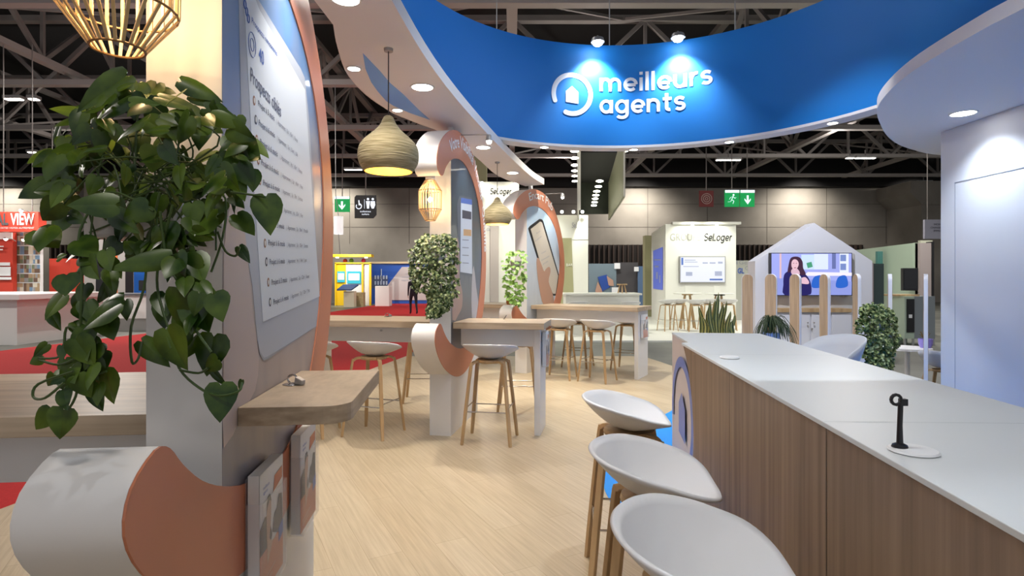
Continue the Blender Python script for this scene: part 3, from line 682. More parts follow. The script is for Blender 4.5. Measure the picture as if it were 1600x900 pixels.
# video screen
Ys = Yh - .12
o = thing('video_screen', 'large video screen showing a dark-haired person in a navy jacket in a bright office', 'screen', (xc, Ys, hz(462, Ys)))
def SP(px, py, e=0): return (px2x(px, Ys - e), Ys - e, hz(py, Ys - e))
def spoly(pts, e, m, name='screen_picture', sm=0):
    b = MB(); pts = smooth_curve(pts, sm, True) if sm else pts
    b.add([SP(x, y, e) for x, y in pts], [tuple(range(len(pts)))]); return link(name, b, m, o, world=True)
def glow(n, c, s=.75): return mat('video_' + n, (c[0] * .2, c[1] * .2, c[2] * .2), .4, emit=c, es=s)
q = (px2x(1204.5, Ys), px2x(1331.5, Ys)); link('casing', MB().box(q[0], q[1], Ys, Ys + .09, hz(462, Ys), hz(395, Ys)), BLACK, o, world=True)
spoly([(1205.5, 461), (1330.5, 461), (1330.5, 396), (1205.5, 396)], .004, glow('wall', (.36, .4, .85)))
spoly([(1240, 435), (1331, 440), (1330.5, 461), (1212, 461), (1205.5, 445), (1205.5, 434)], .005, glow('floor', (.34, .4, .9), .6))
for i, (a, c, y0, y1, col) in enumerate(((1218, 1221, 396, 435, (.75, .5, .55)), (1252, 1272, 398, 421, (.6, .75, .95)), (1272, 1294, 397, 421, (.72, .8, 1)), (1300, 1306, 396, 420, (.14, .17, .4)), (1312, 1326, 396, 426, (.8, .85, 1)))):
    spoly([(a, y1), (c, y1), (c, y0), (a, y0)], .006, glow('back%d' % i, col))
spoly([(1260, 411), (1268, 409), (1270, 417), (1262, 419)], .007, glow('plant', (.08, .4, .22), .6))
for y in (397, 411): spoly([(1313, y + 11), (1322, y + 11), (1322, y + 1), (1313, y + 1)], .007, glow('pane', (.2, .28, .6), .7))
spoly([(1262, 425), (1331, 426), (1331, 431), (1256, 431)], .0075, glow('table', (.85, .8, .98), .8))
for dx in (0, 38): spoly([(1268 + dx, 448), (1271 + dx, 434), (1280 + dx, 430), (1285 + dx, 433), (1287 + dx, 446), (1278 + dx, 450)], .008, glow('chair', (.02, .12, .55), .8), sm=3)
spoly([(1226, 461), (1224, 445), (1225, 430), (1231, 424), (1240, 421), (1252, 424), (1260, 430), (1266, 440), (1268, 455), (1262, 461)], .009, glow('jacket', (.015, .012, .11), .8), sm=3)
spoly([(1231, 426), (1232, 415), (1235, 404), (1241, 401), (1249, 402), (1254, 409), (1255, 419), (1259, 428), (1252, 430), (1240, 424)], .010, glow('hair', (.06, .02, .05), .7), sm=3)
spoly([(1237, 409), (1241, 405), (1246, 407), (1248, 413), (1245, 420), (1241, 422), (1237, 417)], .011, glow('face', (.8, .52, .6), .75), sm=3)
spoly([(1238, 420), (1246, 420), (1250, 428), (1242, 433), (1236, 426)], .0105, glow('neck', (.7, .46, .56), .75), sm=2)
spoly([(1250, 436), (1258, 433), (1264, 440), (1262, 444), (1250, 442)], .0112, glow('hands', (.78, .5, .6), .75), sm=3)
b = MB(); b.add([SP(x, y, .0118) for x, y in ((1239, 411), (1241, 410.6), (1241, 411.4), (1239, 411.8))], [(0, 1, 2, 3)]); b.add([SP(x, y, .0118) for x, y in ((1243.5, 411), (1245.5, 410.8), (1245.5, 411.6), (1243.5, 411.8))], [(0, 1, 2, 3)])
b.add([SP(x, y, .0118) for x, y in ((1240.5, 418), (1244, 417.6), (1243.5, 418.8), (1241, 419))], [(0, 1, 2, 3)]); link('screen_picture', b, glow('lines', (.25, .06, .1), .6), o, world=True)

# ------------------------------------------------------------------ green booth and its neighbours
Yg = 15.5
SAGE = mat('sage_wall', (.42, .52, .42), .6); TEALD = mat('teal_stripe', (.06, .19, .18), .6); PINKG = mat('pink_grey_panel', (.38, .32, .32), .6)
o = thing('green_booth', 'pale green booth with teal stripe and black screen behind the picket fence', 'booth', (px2x(1400, Yg), Yg, 0))
def gx(px, Y=Yg): return px2x(px, Y)
b = MB(); ya = 18.5
b.add([(gx(1336, ya), ya, -.012), (gx(1434, Yg), Yg, -.012), (gx(1434, Yg), Yg, hz(379, Yg)), (gx(1336, ya), ya, hz(391, ya)),
       (gx(1336, ya), ya + .1, -.012), (gx(1434, Yg), Yg + .1, -.012), (gx(1434, Yg), Yg + .1, hz(379, Yg)), (gx(1336, ya), ya + .1, hz(391, ya))],
      [(0, 1, 2, 3), (4, 5, 6, 7), (0, 1, 5, 4), (1, 2, 6, 5), (2, 3, 7, 6), (3, 0, 4, 7)])
link('wall_panel', b, SAGE, o, world=True)
link('stripe', MB().box(gx(1368, 17), gx(1376, 17), 16.9, 17, -.012, hz(393, 17)), TEALD, o, world=True)
link('end_panel', MB().box(gx(1434), gx(1451), Yg - .1, Yg + .1, -.012, hz(380, Yg)), PINKG, o, world=True)
link('edge_strip', MB().box(gx(1451), gx(1454.5), Yg - .12, Yg + .1, -.012, hz(378, Yg)), BLACK, o, world=True)
link('end_panel', MB().box(gx(1455), gx(1474), Yg + .4, Yg + .5, -.012, hz(374, Yg)), mat('cream_panel', (.6, .6, .48), .6), o, world=True)
link('side_post', MB().box(gx(1469), gx(1476), Yg - .5, Yg - .4, -.012, hz(375, Yg)), PINKG, o, world=True)
q = (gx(1409, 15.3), gx(1433, 15.3)); o2 = thing('monitor', 'black switched-off screen on the pale green booth wall', 'screen', (q[0], 15.25, hz(454, 15.3)))
link('casing', MB().box(q[0], q[1], 15.25, 15.35, hz(454, 15.3), hz(419, 15.3)), BLACK, o2, world=True, bevel=.01)
link('display', MB().box(q[0] + .03, q[1] - .03, 15.24, 15.25, hz(453, 15.3) + .03, hz(420, 15.3) - .03), mat('screen_off', (.01, .01, .012), .12), o2, world=True)
o2 = thing('side_cabinet', 'grey-sided cabinet with a black door beside the pale green wall', 'cabinet', (gx(1435, 13.5), 13.5, 0))
zc = hz(463, 13.2)
link('body', MB().box(gx(1428, 13.2), gx(1461, 13.2), 13.2, 13.9, .15, zc), mat('cabinet_grey', (.22, .25, .27), .5), o2, world=True)
link('front', MB().box(gx(1413, 13.2), gx(1428, 13.2), 13.19, 13.9, .15, zc), SAGE, o2, world=True)
d = link('door', MB().box(gx(1416, 13.2), gx(1427, 13.2), 13.16, 13.19, .3, zc - .06), BLACK, o2, world=True)
link('label', MB().box(gx(1418, 13.2), gx(1423, 13.2), 13.15, 13.16, zc - .5, zc - .42), PAPERW, d, world=True)
for px in (1414, 1427, 1459): link('leg', MB().box(gx(px, 13.2), gx(px, 13.2) + .04, 13.22, 13.26, -.012, .15), GREYM, o2, world=True)
link('wood_top', MB().box(gx(1393, 13.4), gx(1432, 13.4), 13.3, 13.8, zc, zc + .04), OAKL, o2, world=True)
link('side_panel', MB().box(gx(1393, 13.7), gx(1413, 13.7), 13.6, 13.7, .0, zc), SAGE, o2, world=True)
o = thing('dark_screen_partition', 'dark grey-green partition between the house-shaped booth and the green wall', 'partition', (gx(1372, 12.5), 12.5, 0))
link('panel', MB().box(gx(1364, 12.5), gx(1381, 12.5), 12.5, 12.6, -.012, hz(412, 12.5)), mat('dark_teal', (.05, .08, .08), .6), o, world=True)
link('post', MB().box(gx(1360, 12.4), gx(1365, 12.4), 12.4, 12.6, -.012, hz(411, 12.4)), PINKG, o, world=True)
o = thing('hanging_sign', 'pale grey hanging sign with three lines of lettering beside the white wall', 'sign', (gx(1461, 19), 19, hz(372, 19)))
q = W2(1445, 1482, 343, 373, 19); link('panel', MB().box(q[0], q[1], 19, 19.08, q[2], q[3]), mat('sign_lilac', (.34, .34, .42), .6), o, world=True)
b = MB()
for s_, y_, w_ in (('MON', 352, 11), ('CHASSEUR', 357, 22), ('IMMO', 362, 12)): p = at(1465 - w_ / 2, y_, 18.98); text(b, s_, lambda x, y: (p.x + x, 18.98, p.z + y), width=w_ * 19 / 889, height=.065)
link('lettering', b, INK, o, world=True)
link('hanger', MB().box(q[0] + .1, q[0] + .12, 19.02, 19.04, q[3], 8.6).box(q[1] - .12, q[1] - .1, 19.02, 19.04, q[3], 8.6), STEEL, o, world=True)
# ================================================================== THE STAND
def Pn(X0, Y0, th): return dict(X=X0, Y=Y0, th=th, s=math.sin(th), c=math.cos(th))
PAN = {1: Pn(-.871, 1.710, -.0981), 2: Pn(-.590, 5.500, .175), 3: Pn(.2394, 9.183, .4985)}
THK = {1: .217, 2: .215, 3: .215}
def uz(i, px, py):                       # a point on a panel's right face, in its own (depth, height)
    p = PAN[i]; k = (px - PX) / F; u = (k * p['Y'] - p['X']) / (p['s'] - k * p['c']); Y = p['Y'] + u * p['c']
    return (u, H - (py - PY) * Y / F)
def loc2w(i, r, u, z=0):
    p = PAN[i]; return (p['X'] + r * p['c'] + u * p['s'], p['Y'] - r * p['s'] + u * p['c'], z)

OUT = [(-.35, 2.46), (-.43, 2.50), (-.47, 2.60), (-.38, 2.74), (-.2, 2.87), (.02, 2.965), (.28, 3.015), (.58, 3.0), (.85, 2.91), (1.08, 2.75), (1.27, 2.53), (1.42, 2.26), (1.50, 1.98), (1.525, 1.75),
       (1.49, 1.47), (1.41, 1.22), (1.29, 1.03), (1.12, .82), (.87, .65), (.62, .56), (.36, .53), (.12, .56), (-.12, .64), (-.31, .74), (-.45, .86), (-.515, .97), (-.49, 1.06), (-.39, 1.115), (-.325, 1.10)]
INN = [(-.26, 1.04), (-.15, .96), (0, .89), (.2, .83), (.45, .80), (.7, .83), (.9, .94), (1.06, 1.12), (1.2, 1.37), (1.285, 1.65), (1.3, 1.9), (1.24, 2.18), (1.1, 2.42), (.88, 2.6), (.6, 2.71), (.35, 2.74), (.12, 2.71), (-.05, 2.65), (-.19, 2.56), (-.27, 2.48)]
SWO = smooth_curve(OUT + INN, 3, True)
INS = smooth_curve(INN, 3)
INP = [(0.0, .89)] + [p for p in INS if p[0] > .01] + [(0.0, 2.68)]
XP = lambda p, q, t: (t, p, q)

def print_mat(name, stops, c_noise, sc=3):
    """printed picture: bands of colour by height with soft blotches"""
    m = mat(name, stops[0][1], .32, coat=.15); nt = m.node_tree; N = nt.nodes; L = nt.links; b = N['Principled BSDF']
    tc = N.new('ShaderNodeTexCoord'); sp = N.new('ShaderNodeSeparateXYZ'); no = N.new('ShaderNodeTexNoise'); no.inputs['Scale'].default_value = sc; no.inputs['Detail'].default_value = 2
    mp = N.new('ShaderNodeMapping'); mp.inputs['Scale'].default_value = (1, 1.6, .45)
    ma = N.new('ShaderNodeMath'); ma.operation = 'MULTIPLY_ADD'; ma.inputs[1].default_value = 1 / 2.2; ma.inputs[2].default_value = -.8 / 2.2
    ad = N.new('ShaderNodeMath'); ad.operation = 'MULTIPLY_ADD'; ad.inputs[1].default_value = .35; ad.inputs[2].default_value = -.17
    a2 = N.new('ShaderNodeMath'); a2.operation = 'ADD'
    cr = N.new('ShaderNodeValToRGB')
    while len(cr.color_ramp.elements) < len(stops): cr.color_ramp.elements.new(.5)
    for e, (p, c) in zip(cr.color_ramp.elements, stops): e.position = p; e.color = (*c, 1)
    L.new(tc.outputs['Object'], sp.inputs[0]); L.new(sp.outputs[2], ma.inputs[0]); L.new(tc.outputs['Object'], mp.inputs[0]); L.new(mp.outputs[0], no.inputs['Vector'])
    L.new(no.outputs[0], ad.inputs[0]); L.new(ma.outputs[0], a2.inputs[0]); L.new(ad.outputs[0], a2.inputs[1]); L.new(a2.outputs[0], cr.inputs[0]); L.new(cr.outputs[0], b.inputs['Base Color'])
    return m
PRM = {1: print_mat('print_office', [(0, (.2, .2, .24)), (.2, (.45, .38, .36)), (.45, (.5, .46, .47)), (.62, (.22, .27, .4)), (.8, (.12, .26, .52)), (1, (.2, .4, .68))], 1),
       2: print_mat('print_night', [(0, (.16, .15, .17)), (.3, (.12, .14, .17)), (.55, (.035, .055, .085)), (.8, (.04, .07, .11)), (1, (.015, .025, .05))], 1, 4),
       3: print_mat('print_pale', [(0, (.46, .52, .6)), (.4, (.62, .68, .78)), (.7, (.55, .68, .85)), (1, (.4, .62, .85))], 1, 4)}
LAB = {1: 'tall curved panel nearest the camera, white and terracotta, printed with a tablet of contact rows',
       2: 'curved white and terracotta panel printed with a dark phone picture, behind the small-leaved hanging plant',
       3: 'smallest curved white and terracotta panel, printed with a hand holding a black-edged phone'}
ARC_C, ARC_R = (.45, 1.86), 1.04
def arc_text(b, s, a0, width, h, rad=.98, r=.0085):
    """lettering along the terracotta arc, clockwise from angle a0 (degrees from the top)"""
    def fn(x, y):
        a = R(a0) + x / rad; q = rad + y
        return (r, ARC_C[0] + q * math.sin(a) * .985, ARC_C[1] + q * math.cos(a) * 1.03)
    text(b, s, fn, width=width, height=h, bold=.015)
PO = {}
for i, p in PAN.items():
    t = THK[i]; o = PO[i] = thing('curved_panel', LAB[i], 'display panel', (p['X'], p['Y'], 0), -p['th'], 'curved display panels')
    link('drum_body', MB().prism(SWO, -t - .001, -.0005, XP), WHITEM, o, smooth=True)
    link('face_sheet', MB().prism(SWO, 0, .006, XP), TERRA, o)
    link('pillar', MB().box(-t + .001, -.0012, 0, .3, 0, 2.7), WHITEM, o)
    link('plinth', MB().box(-t + .004, -.004, .3, 1.12, 0, .82), WHITE, o)
    link('printed_sheet', MB().prism([(max(a, .002), c) for a, c in INP], -.012, -.0003, XP), PRM[i], o)
    link('core', MB().prism([(max(a, .01), c) for a, c in INP], -t + .012, -.012, XP), WHITEM, o)
    link('printed_sheet', MB().prism([(max(a, .002), c) for a, c in INP], -t + .0003, -t + .012, XP), PRM[i], o)
    link('mounting_post', MB().lathe([(.035, 0), (.035, .1)], 14, (-t / 2, .35, 2.99)), WHITEM, o, smooth=True)

def flat(i, pts, r, m, name='print_shape', sm=0, th=.0008):
    q = [uz(i, *p) for p in pts]; q = smooth_curve(q, sm, True) if sm else q
    return link(name, MB().prism(q, r, r + th, XP), m, PO[i])
# ---- first panel artwork: tablet with rows
flat(1, [(372, -40), (377, 200), (383, 380), (394, 447), (402, 533), (406, 550), (412, 559), (418, 557), (493, 511), (496, 504), (498, 470), (490, 300), (482, 180), (476, 122), (470, 108), (400, -6), (392, -40)], .000, PHONEG, 'tablet_print')
flat(1, [(379, -30), (392, 213), (396, 293), (410, 503), (499, 463), (485, 270), (476, 140), (404, 14), (388, -30)], .0012, SCRW, 'tablet_print')
flat(1, [(402, 533), (406, 550), (412, 559), (418, 557), (493, 511), (496, 505), (495, 509), (418, 561), (411, 563), (405, 553)], .001, INKG, 'tablet_print')
rows = [(396, 157, 402, 162, 464, 220), (398.7, 187, 403, 192, 464, 242), (400, 218, 405, 222, 471, 269), (402.5, 250, 407, 254, 472, 293), (405.3, 282, 410, 286, 472, 312), (407.7, 313, 413, 319, 472, 337),
        (410, 346, 416, 350, 480, 361), (413, 380, 418, 380, 480, 384), (415.3, 409, 420, 410, 478, 406), (418.3, 441, 423, 442, 482, 431), (421, 472, 426, 473, 483, 453)]
bi, bt = MB(), MB()
def flush():
    global bt
    link('lettering', bt, [mat('ink_row', (.12, .14, .22), .5), INKB], PO[1]); bt = MB()

towns = ['Nantes', 'Lille', 'Rennes', 'Paris', 'Bordeaux', 'Nice', 'Marseille', 'Suresnes', 'Lyon', 'Vannes', 'Metz']
def line_fn(i, p0, p1, w, r):
    a = uz(i, *p0); c = uz(i, *p1); L_ = math.hypot(c[0] - a[0], c[1] - a[1]); d = ((c[0] - a[0]) / L_, (c[1] - a[1]) / L_)
    return L_, (lambda x, y: (r, a[0] + x * d[0], a[1] + x * d[1] + y))
for k, (ix, iy, x0, y0, x1, y1) in enumerate(rows):
    c = uz(1, ix, iy)
    bi.mi(0 if k in (1, 8, 10) else 1); bi.prism([(c[0] + .012 * math.cos(a), c[1] + .017 * math.sin(a)) for a in [j * R(24) for j in range(15)]], .0022, .003, XP)
    bi.mi(2); bi.prism([(c[0] + .006 * math.cos(a), c[1] + .010 * math.sin(a)) for a in [j * R(24) for j in range(15)]], .003, .0034, XP)
    Lr, fn = line_fn(1, (x0, y0 + 3), (x1, y1 + 3), 1, .0032)
    n1 = 'Projet à %d mois' % (3, 6, 6, 6, 6, 3, 3, 6, 6, 3, 6)[k]
    bt.mi(0); text(bt, n1, fn, width=Lr * .36, height=.021, bold=.012)
    flush(); bt.mi(0); text(bt, '|  Appartement  |  %dp  |  %dm²  |  %s' % (2 + k % 3, 42 + 9 * k, towns[k]), lambda x, y: fn(x + Lr * .42, y), width=Lr * .58, height=.018)
    flush()
Lr, fn = line_fn(1, (390, 126), (438, 183), 1, .0032); text(bt, 'Prospects ciblés', fn, width=Lr, height=.05, bold=.01); flush()
bt.mi(1)
Lr, fn = line_fn(1, (392, 35), (432, 88), 1, .0032); text(bt, 'Prospects rencontrés', fn, width=Lr, height=.02, bold=.01); flush(); bt.mi(1)
Lr, fn = line_fn(1, (403, 93), (411, 103), 1, .0032); text(bt, '40', fn, width=Lr, height=.05, bold=.02); flush(); bt.mi(1)
c = uz(1, 392.7, 70)
for rr in (.035, .018): bt.tube([(.003, c[0] + rr * math.cos(a), c[1] + rr * 1.2 * math.sin(a)) for a in [j * R(24) for j in range(15)]], .0012, 4, True)
c = uz(1, 384, 18)
for dx in (-.015, 0, .015): bt.tube([(.003, c[0] + dx + .01 * math.cos(a), c[1] - dx * 1.1 + .014 * math.sin(a)) for a in [j * R(30) for j in range(12)]], .002, 4, True)
link('row_icon', bi, [INK, mat('icon_brown', (.3, .14, .08), .5), PAPERW], PO[1]); link('lettering', bt, [mat('ink_row', (.12, .14, .22), .5), INKB], PO[1])
flat(1, [(349, 560), (349, 400), (357, 330), (366, 300), (378, 330), (388, 420), (396, 500), (404, 560), (398, 610), (380, 640), (349, 700)], .0004, mat('print_sleeve', (.56, .47, .45), .45), 'hand_print', 2)
# ---- second panel artwork
flat(2, [(714, 318), (717, 307), (720, 306), (737, 309), (737, 432), (716, 428)], .0002, mat('print_phone_dark', (.1, .12, .16), .4), 'phone_print')
flat(2, [(720, 309), (737, 312), (737.5, 428), (719, 425)], .0012, SCRW, 'phone_print')
flat(2, [(720, 309), (737, 312), (737, 320), (720, 317)], .0024, INKB, 'phone_print')
flat(2, [(722, 328), (736, 331), (736, 343), (722, 341)], .0024, INK, 'phone_print')
flat(2, [(724, 358), (736, 359), (736, 369), (724, 368)], .0024, mat('print_orange', (.7, .42, .2), .5), 'phone_print')
for y in (374, 386, 398, 410): flat(2, [(722, y), (732, y + .6), (732, y + 2), (722, y + 1.4)], .0024, INKG, 'phone_print')
flat(2, [(707, 500), (707, 430), (711, 395), (715, 370), (718, 400), (718, 435), (722, 455), (722, 478), (716, 492)], .0006, mat('print_hand', (.45, .32, .28), .5), 'hand_print', 2)
flat(2, [(737, 495), (737, 440), (740, 415), (744, 450), (748, 480), (745, 500)], .0006, mat('print_cuff', (.5, .47, .48), .5), 'hand_print', 2)
for s_, a_, w_ in (('Votre', -30, .34), ('Visibilité', -8, .55), ('Vendeur', 27, .5), ('Qualifié', 60, .52)):
    b = MB(); arc_text(b, s_, a_, w_, .12); link('lettering', b, PAPERW, PO[2])
# ---- third panel artwork
flat(3, [(825, 357), (828, 353), (843, 342), (847, 343), (849, 346), (873.5, 430), (870, 462), (863, 462), (848, 432)], .0002, BLACK, 'phone_print')
flat(3, [(829, 358), (844, 346), (847, 348), (872, 431), (868, 459), (864, 459), (850, 431)], .0012, mat('print_cream', (.64, .58, .5), .5), 'phone_print')
for s_, p0, p1 in (('Bien vendu', (838, 366), (844, 362)), ('6 pièces', (836, 378), (846, 370)), ('Contact', (846, 397), (853, 393)), ('Estimation', (846, 408), (858, 401)), ('gratuite', (848, 414), (856, 409))):
    Lr, fn = line_fn(3, p0, p1, 1, .0024); b = MB(); text(b, s_, fn, width=Lr, height=.03); link('lettering', b, INKG, PO[3])
flat(3, [(838, 410), (841, 403), (846, 414), (850, 424), (853, 420), (858, 417), (860, 424), (857, 440), (863, 458), (865, 477), (850, 478), (842, 448)], .0026, SKIN, 'hand_print', 3)
b = MB(); arc_text(b, 'Encart Pub', -22, .92, .13); link('lettering', b, PAPERW, PO[3])

# ---- oak shelf and tables
def table(i, name, label, r0, r1, u0, u1, apron=None, leg=None, ln=None, zt=1.1, th=.062, lock=False, apron_u=.14):
    p = PAN[i]; w = loc2w(i, (r0 + r1) / 2, (u0 + u1) / 2)
    o = thing(name, label, 'table', w, -p['th'])
    cx, cy = (r0 + r1) / 2, (u0 + u1) / 2
    link('table_top', MB().box(r0 - cx, r1 - cx, u0 - cy, u1 - cy, zt - th, zt), TABLE, o, bevel=.002)
    if apron:
        a = link('apron', MB().box(apron[0] - cx, apron[1] - cx, u0 + apron_u - cy, u0 + apron_u + .04 - cy, apron[2], zt - th), WHITE, o)
        link('apron', MB().box(apron[0] - cx, apron[1] - cx, u1 - .16 - cy, u1 - .12 - cy, apron[2], zt - th), WHITE, o)
        if lock: link('lock', MB().lathe([(.012, 0), (.012, .01)], 10).v and _ring(lock - cx, u0 + apron_u - cy - .01, .98), GREYM, o)
    if leg:
        for l in leg: link('end_panel', MB().box(l[0] - cx, l[1] - cx, l[2] - cy, l[3] - cy, 0, zt - th), WHITE, o, bevel=.002)
    return o
def _ring(x, y, z):
    b = MB(); b.tube([(x, y, z), (x, y + .012, z)], .012, 10); return b
# first: shelf with a rounded corner
w = loc2w(1, .175, .49); o = thing('wall_shelf', 'oak shelf with rounded corner fixed to the nearest curved panel', 'shelf', w, -PAN[1]['th'])
pts = [(-.173, -.375), (.095, -.375)] + [(.095 + .08 * math.sin(a), -.295 - .08 * math.cos(a)) for a in [R(15 * k) for k in range(1, 7)]] + [(.175, .375), (-.173, .375)]
link('shelf_board', MB().prism(pts, 1.04, 1.1), TABLEX, o, bevel=.002)
table(1, 'bar_table', 'oak-topped white bar table beside the nearest panel, under the trailing plant', -2.6, -THK[1] - .01, .05, .9, (-2.5, -THK[1] - .02, .86), [(-2.55, -2.49, .1, .85)])
table(2, 'bar_table', 'oak-topped white bar table with a small lock, beside the red carpet', -1.75, -THK[2] - .01, .05, .85, (-1.7, -THK[2] - .02, .86), [(-1.72, -1.66, .1, .8)], lock=-.86, apron_u=.3)
table(2, 'bar_table', 'short oak-topped bar table with white end panel and leaflet holder, beside the second panel', .01, .9, .03, .66, (.05, .79, .86), [(.79, .85, .16, .6)], apron_u=.16)
table(3, 'bar_table', 'long oak-topped white bar table with two white stools in front, beside the third panel', .01, 1.78, .13, .92, (.03, 1.68, .86), [(1.68, 1.74, .3, .84)], apron_u=.17)
table(3, 'bar_table', 'oak-topped bar table between the second and the third panel', -1.3, -THK[3] - .01, .1, .9, (-1.25, -THK[3] - .02, .86), [(-1.28, -1.22, .15, .85)])

# ---- leaflet holders
def holder(i, r, u0, u1, z0, z1, label, short, small=False):
    p = PAN[i]; o = thing('leaflet_holder', label, 'leaflet holder', loc2w(i, r, (u0 + u1) / 2, z0), -p['th'], 'clear leaflet holders'); w = (u1 - u0) / 2
    b = MB(); b.box(0, .003, -w, w, 0, (z1 - z0) * .98); b.box(.055, .058, -w, w, 0, (z1 - z0) * .78); b.box(.003, .055, -w, w, 0, .004); b.box(.003, .055, -w, -w + .003, .004, (z1 - z0) * .78); b.box(.003, .055, w - .003, w, .004, (z1 - z0) * .78)
    link('acrylic_pocket', b, TRANSP, o)
    q = thing('brochure', 'terracotta and white brochures in the holder ' + short, 'brochure', loc2w(i, r + .006, (u0 + u1) / 2, z0 + .006), -p['th'], 'brochures in the clear holders')
    w -= .006; h = (z1 - z0) - .006
    link('pages', MB().box(0, .036, -w, w, 0, h), PAPERW, q)
    c = MB(); X = .0375
    def pg(pts, m, lift=0): c.mi(m); c.prism([(-w + a * 2 * w, z * h) for a, z in pts], X + lift, X + lift + .0004, XP)
    pg([(0, 0), (1, 0), (1, 1), (0, 1)], 0)
    pg([(0, .0), (1, 0), (1, .4), (.6, .34), (0, .38)], 1, .0005)
    pg([(.0, .34), (0, .56), (.2, .62), (.35, .6), (.5, .4), (.45, .35)], 2, .001)
    pg([(.25, .58), (.28, .72), (.36, .76), (.45, .7), (.45, .58), (.38, .4), (.5, .34), (.3, .2)], 3, .0015)
    pg([(.27, .66), (.3, .76), (.4, .77), (.46, .7), (.36, .72)], 2, .002)
    pg([(.5, .42), (.6, .56), (.72, .58), (.8, .68), (.93, .66), (.97, .4), (.8, .34)], 2, .0018)
    pg([(.55, .75), (.95, .8), (.95, .9), (.6, .88)], 1, .0012)
    pg([(.78, .26), (.98, .3), (.98, .42), (.78, .38)], 4, .0022)
    pg([(.1, .1), (.62, .13), (.62, .14), (.1, .11)], 3, .002); pg([(.1, .06), (.5, .08), (.5, .09), (.1, .07)], 3, .002)
    link('cover', c, [PAPERW, TERRA, mat('cover_dark', (.03, .035, .05), .4), mat('cover_skin', (.55, .36, .26), .4), INKB], q)
    if not small:
        b = MB(); text(b, 'meilleurs', lambda x, y: (X + .003, -w + .22 * w + x, h * .86 + y), width=w * .5, height=.012); text(b, 'agents', lambda x, y: (X + .003, -w + .22 * w + x, h * .82 + y), width=w * .36, height=.012); link('lettering', b, INKB, q)
    return o
holder(1, .008, .165, .43, .44, .86, 'clear acrylic leaflet holder on the nearest panel, the one facing the camera more fully', 'fixed low on the printed panel before the shelf')
holder(1, .008, .66, .93, .44, .86, 'clear acrylic leaflet holder tucked under the oak shelf, half hidden behind its edge', 'half hidden under the oak shelf')
holder(2, .855, .22, .45, .66, 1.0, 'clear acrylic leaflet holder on the end panel of the short bar table', 'on the short bar table', True)
holder(3, 1.745, .4, .66, .62, .98, 'clear acrylic leaflet holder on the end panel of the long bar table', 'on the long bar table', True)

# ---- canopy
CZ, CT = 3.08, 3.178
right = smooth_curve([(-.74, .4), (-.73, 1.6), (-.675, 3.19), (-.534, 4.61), (-.17, 6.57), (.26, 8.5), (.53, 9.36)], 5)
left = smooth_curve([(.225, 9.52), (-.21, 8.58), (-.48, 7.17), (-.8, 5.95), (-1.097, 5.42), (-1.195, 5.0), (-1.26, 4.4), (-1.18, 3.85), (-1.1, 3.5)], 4) + [(-1.11, 3.19), (-1.3, 1.6), (-1.4, .4)]
cano = right + left
o = thing('canopy', 'long white curving canopy over the printed panels with a blue inlay', 'canopy', (-.5, 5, CZ))
link('canopy_board', MB().prism(cano, CZ, CT), mat('canopy_white', (.86, .84, .83), .5), o, world=True)
cr = [onz(*p, CZ) for p in ((567, 83), (571, 107), (580, 128), (590, 142), (603, 157), (615, 165), (640, 176), (672, 187), (655, 172), (630, 147), (610, 130), (593, 110))]
link('inlay', MB().prism([(p.x, p.y) for p in cr], CZ - .003, CZ - .0005), CRES, o, world=True)
def downlight(px, py, z, label, pw=45, r=.075, col=(1, .9, .8), grp='downlights of the canopy', pos=None, ang=125):
    p = pos or onz(px, py, z)
    o = thing('downlight', label, 'downlight', (p[0], p[1], z), 0, grp)
    link('trim_ring', MB().lathe([(r, 0), (r + .015, 0), (r + .012, -.008), (r, -.006)], 28, caps=False), WHITE, o, smooth=True)
    link('lens', MB().lathe([(.001, -.004), (r, -.004)], 28, caps=False), LENS, o)
    if pw: lamp('downlight_lamp', 'SPOT', (p[0], p[1], z - .03), pw, col, r * .8, ang, (p[0], p[1], 0), .8)
downlight(540, -2, CZ, 'canopy downlight at the top edge of the photo above the nearest panel', 55)
downlight(553, 107, CZ, 'small canopy downlight beside the pointed end of the blue inlay', 15, .045)
downlight(660, 136, CZ, 'large bright canopy downlight between the blue inlay and the blue ring', 75, .085)
downlight(621, 172, CZ, 'small canopy downlight just above the first woven pendant lamp', 15, .045)
downlight(755, 230, CZ, 'canopy downlight behind the top of the second curved panel', 75, .08)
downlight(801, 270, CZ, 'last canopy downlight above the second woven pendant lamp', 75, .08)

# ---- blue ring
RC, RR, RZ0, RZ1 = (1.25, 4.8), 2.4, 3.21, 4.48
o = thing('ring_banner', 'huge blue ring banner with white lettering hanging over the bar', 'banner', (RC[0], RC[1], RZ0))
def ringwall(r0, r1, z0, z1, n=144):
    b = MB(); vs = []
    for j in range(n):
        a = 2 * math.pi * j / n
        for r_, z in ((r0, z0), (r1, z0), (r1, z1), (r0, z1)): vs.append((r_ * math.sin(a), r_ * math.cos(a), z - RZ0))
    fs = []
    for j in range(n):
        q = (j + 1) % n
        for k in range(4): l = (k + 1) % 4; fs.append((j * 4 + k, q * 4 + k, q * 4 + l, j * 4 + l))
    return b.add(vs, fs)
link('blue_fabric', ringwall(RR, RR + .02, RZ0, RZ1), BLUE, o, smooth=True)
link('back_skin', ringwall(RR + .17, RR + .19, RZ0, RZ1), mat('ring_outer', (.7, .7, .72), .6), o, smooth=True)
link('lower_rim', ringwall(RR - .005, RR + .19, RZ0 - .03, RZ0), mat('ring_rim', (.74, .72, .72), .5), o, smooth=True)
b = MB()
def rp(a0, x, z, lift=.006):
    a = a0 + x / RR; r_ = RR - lift; return (r_ * math.sin(a), r_ * math.cos(a), z - RZ0)
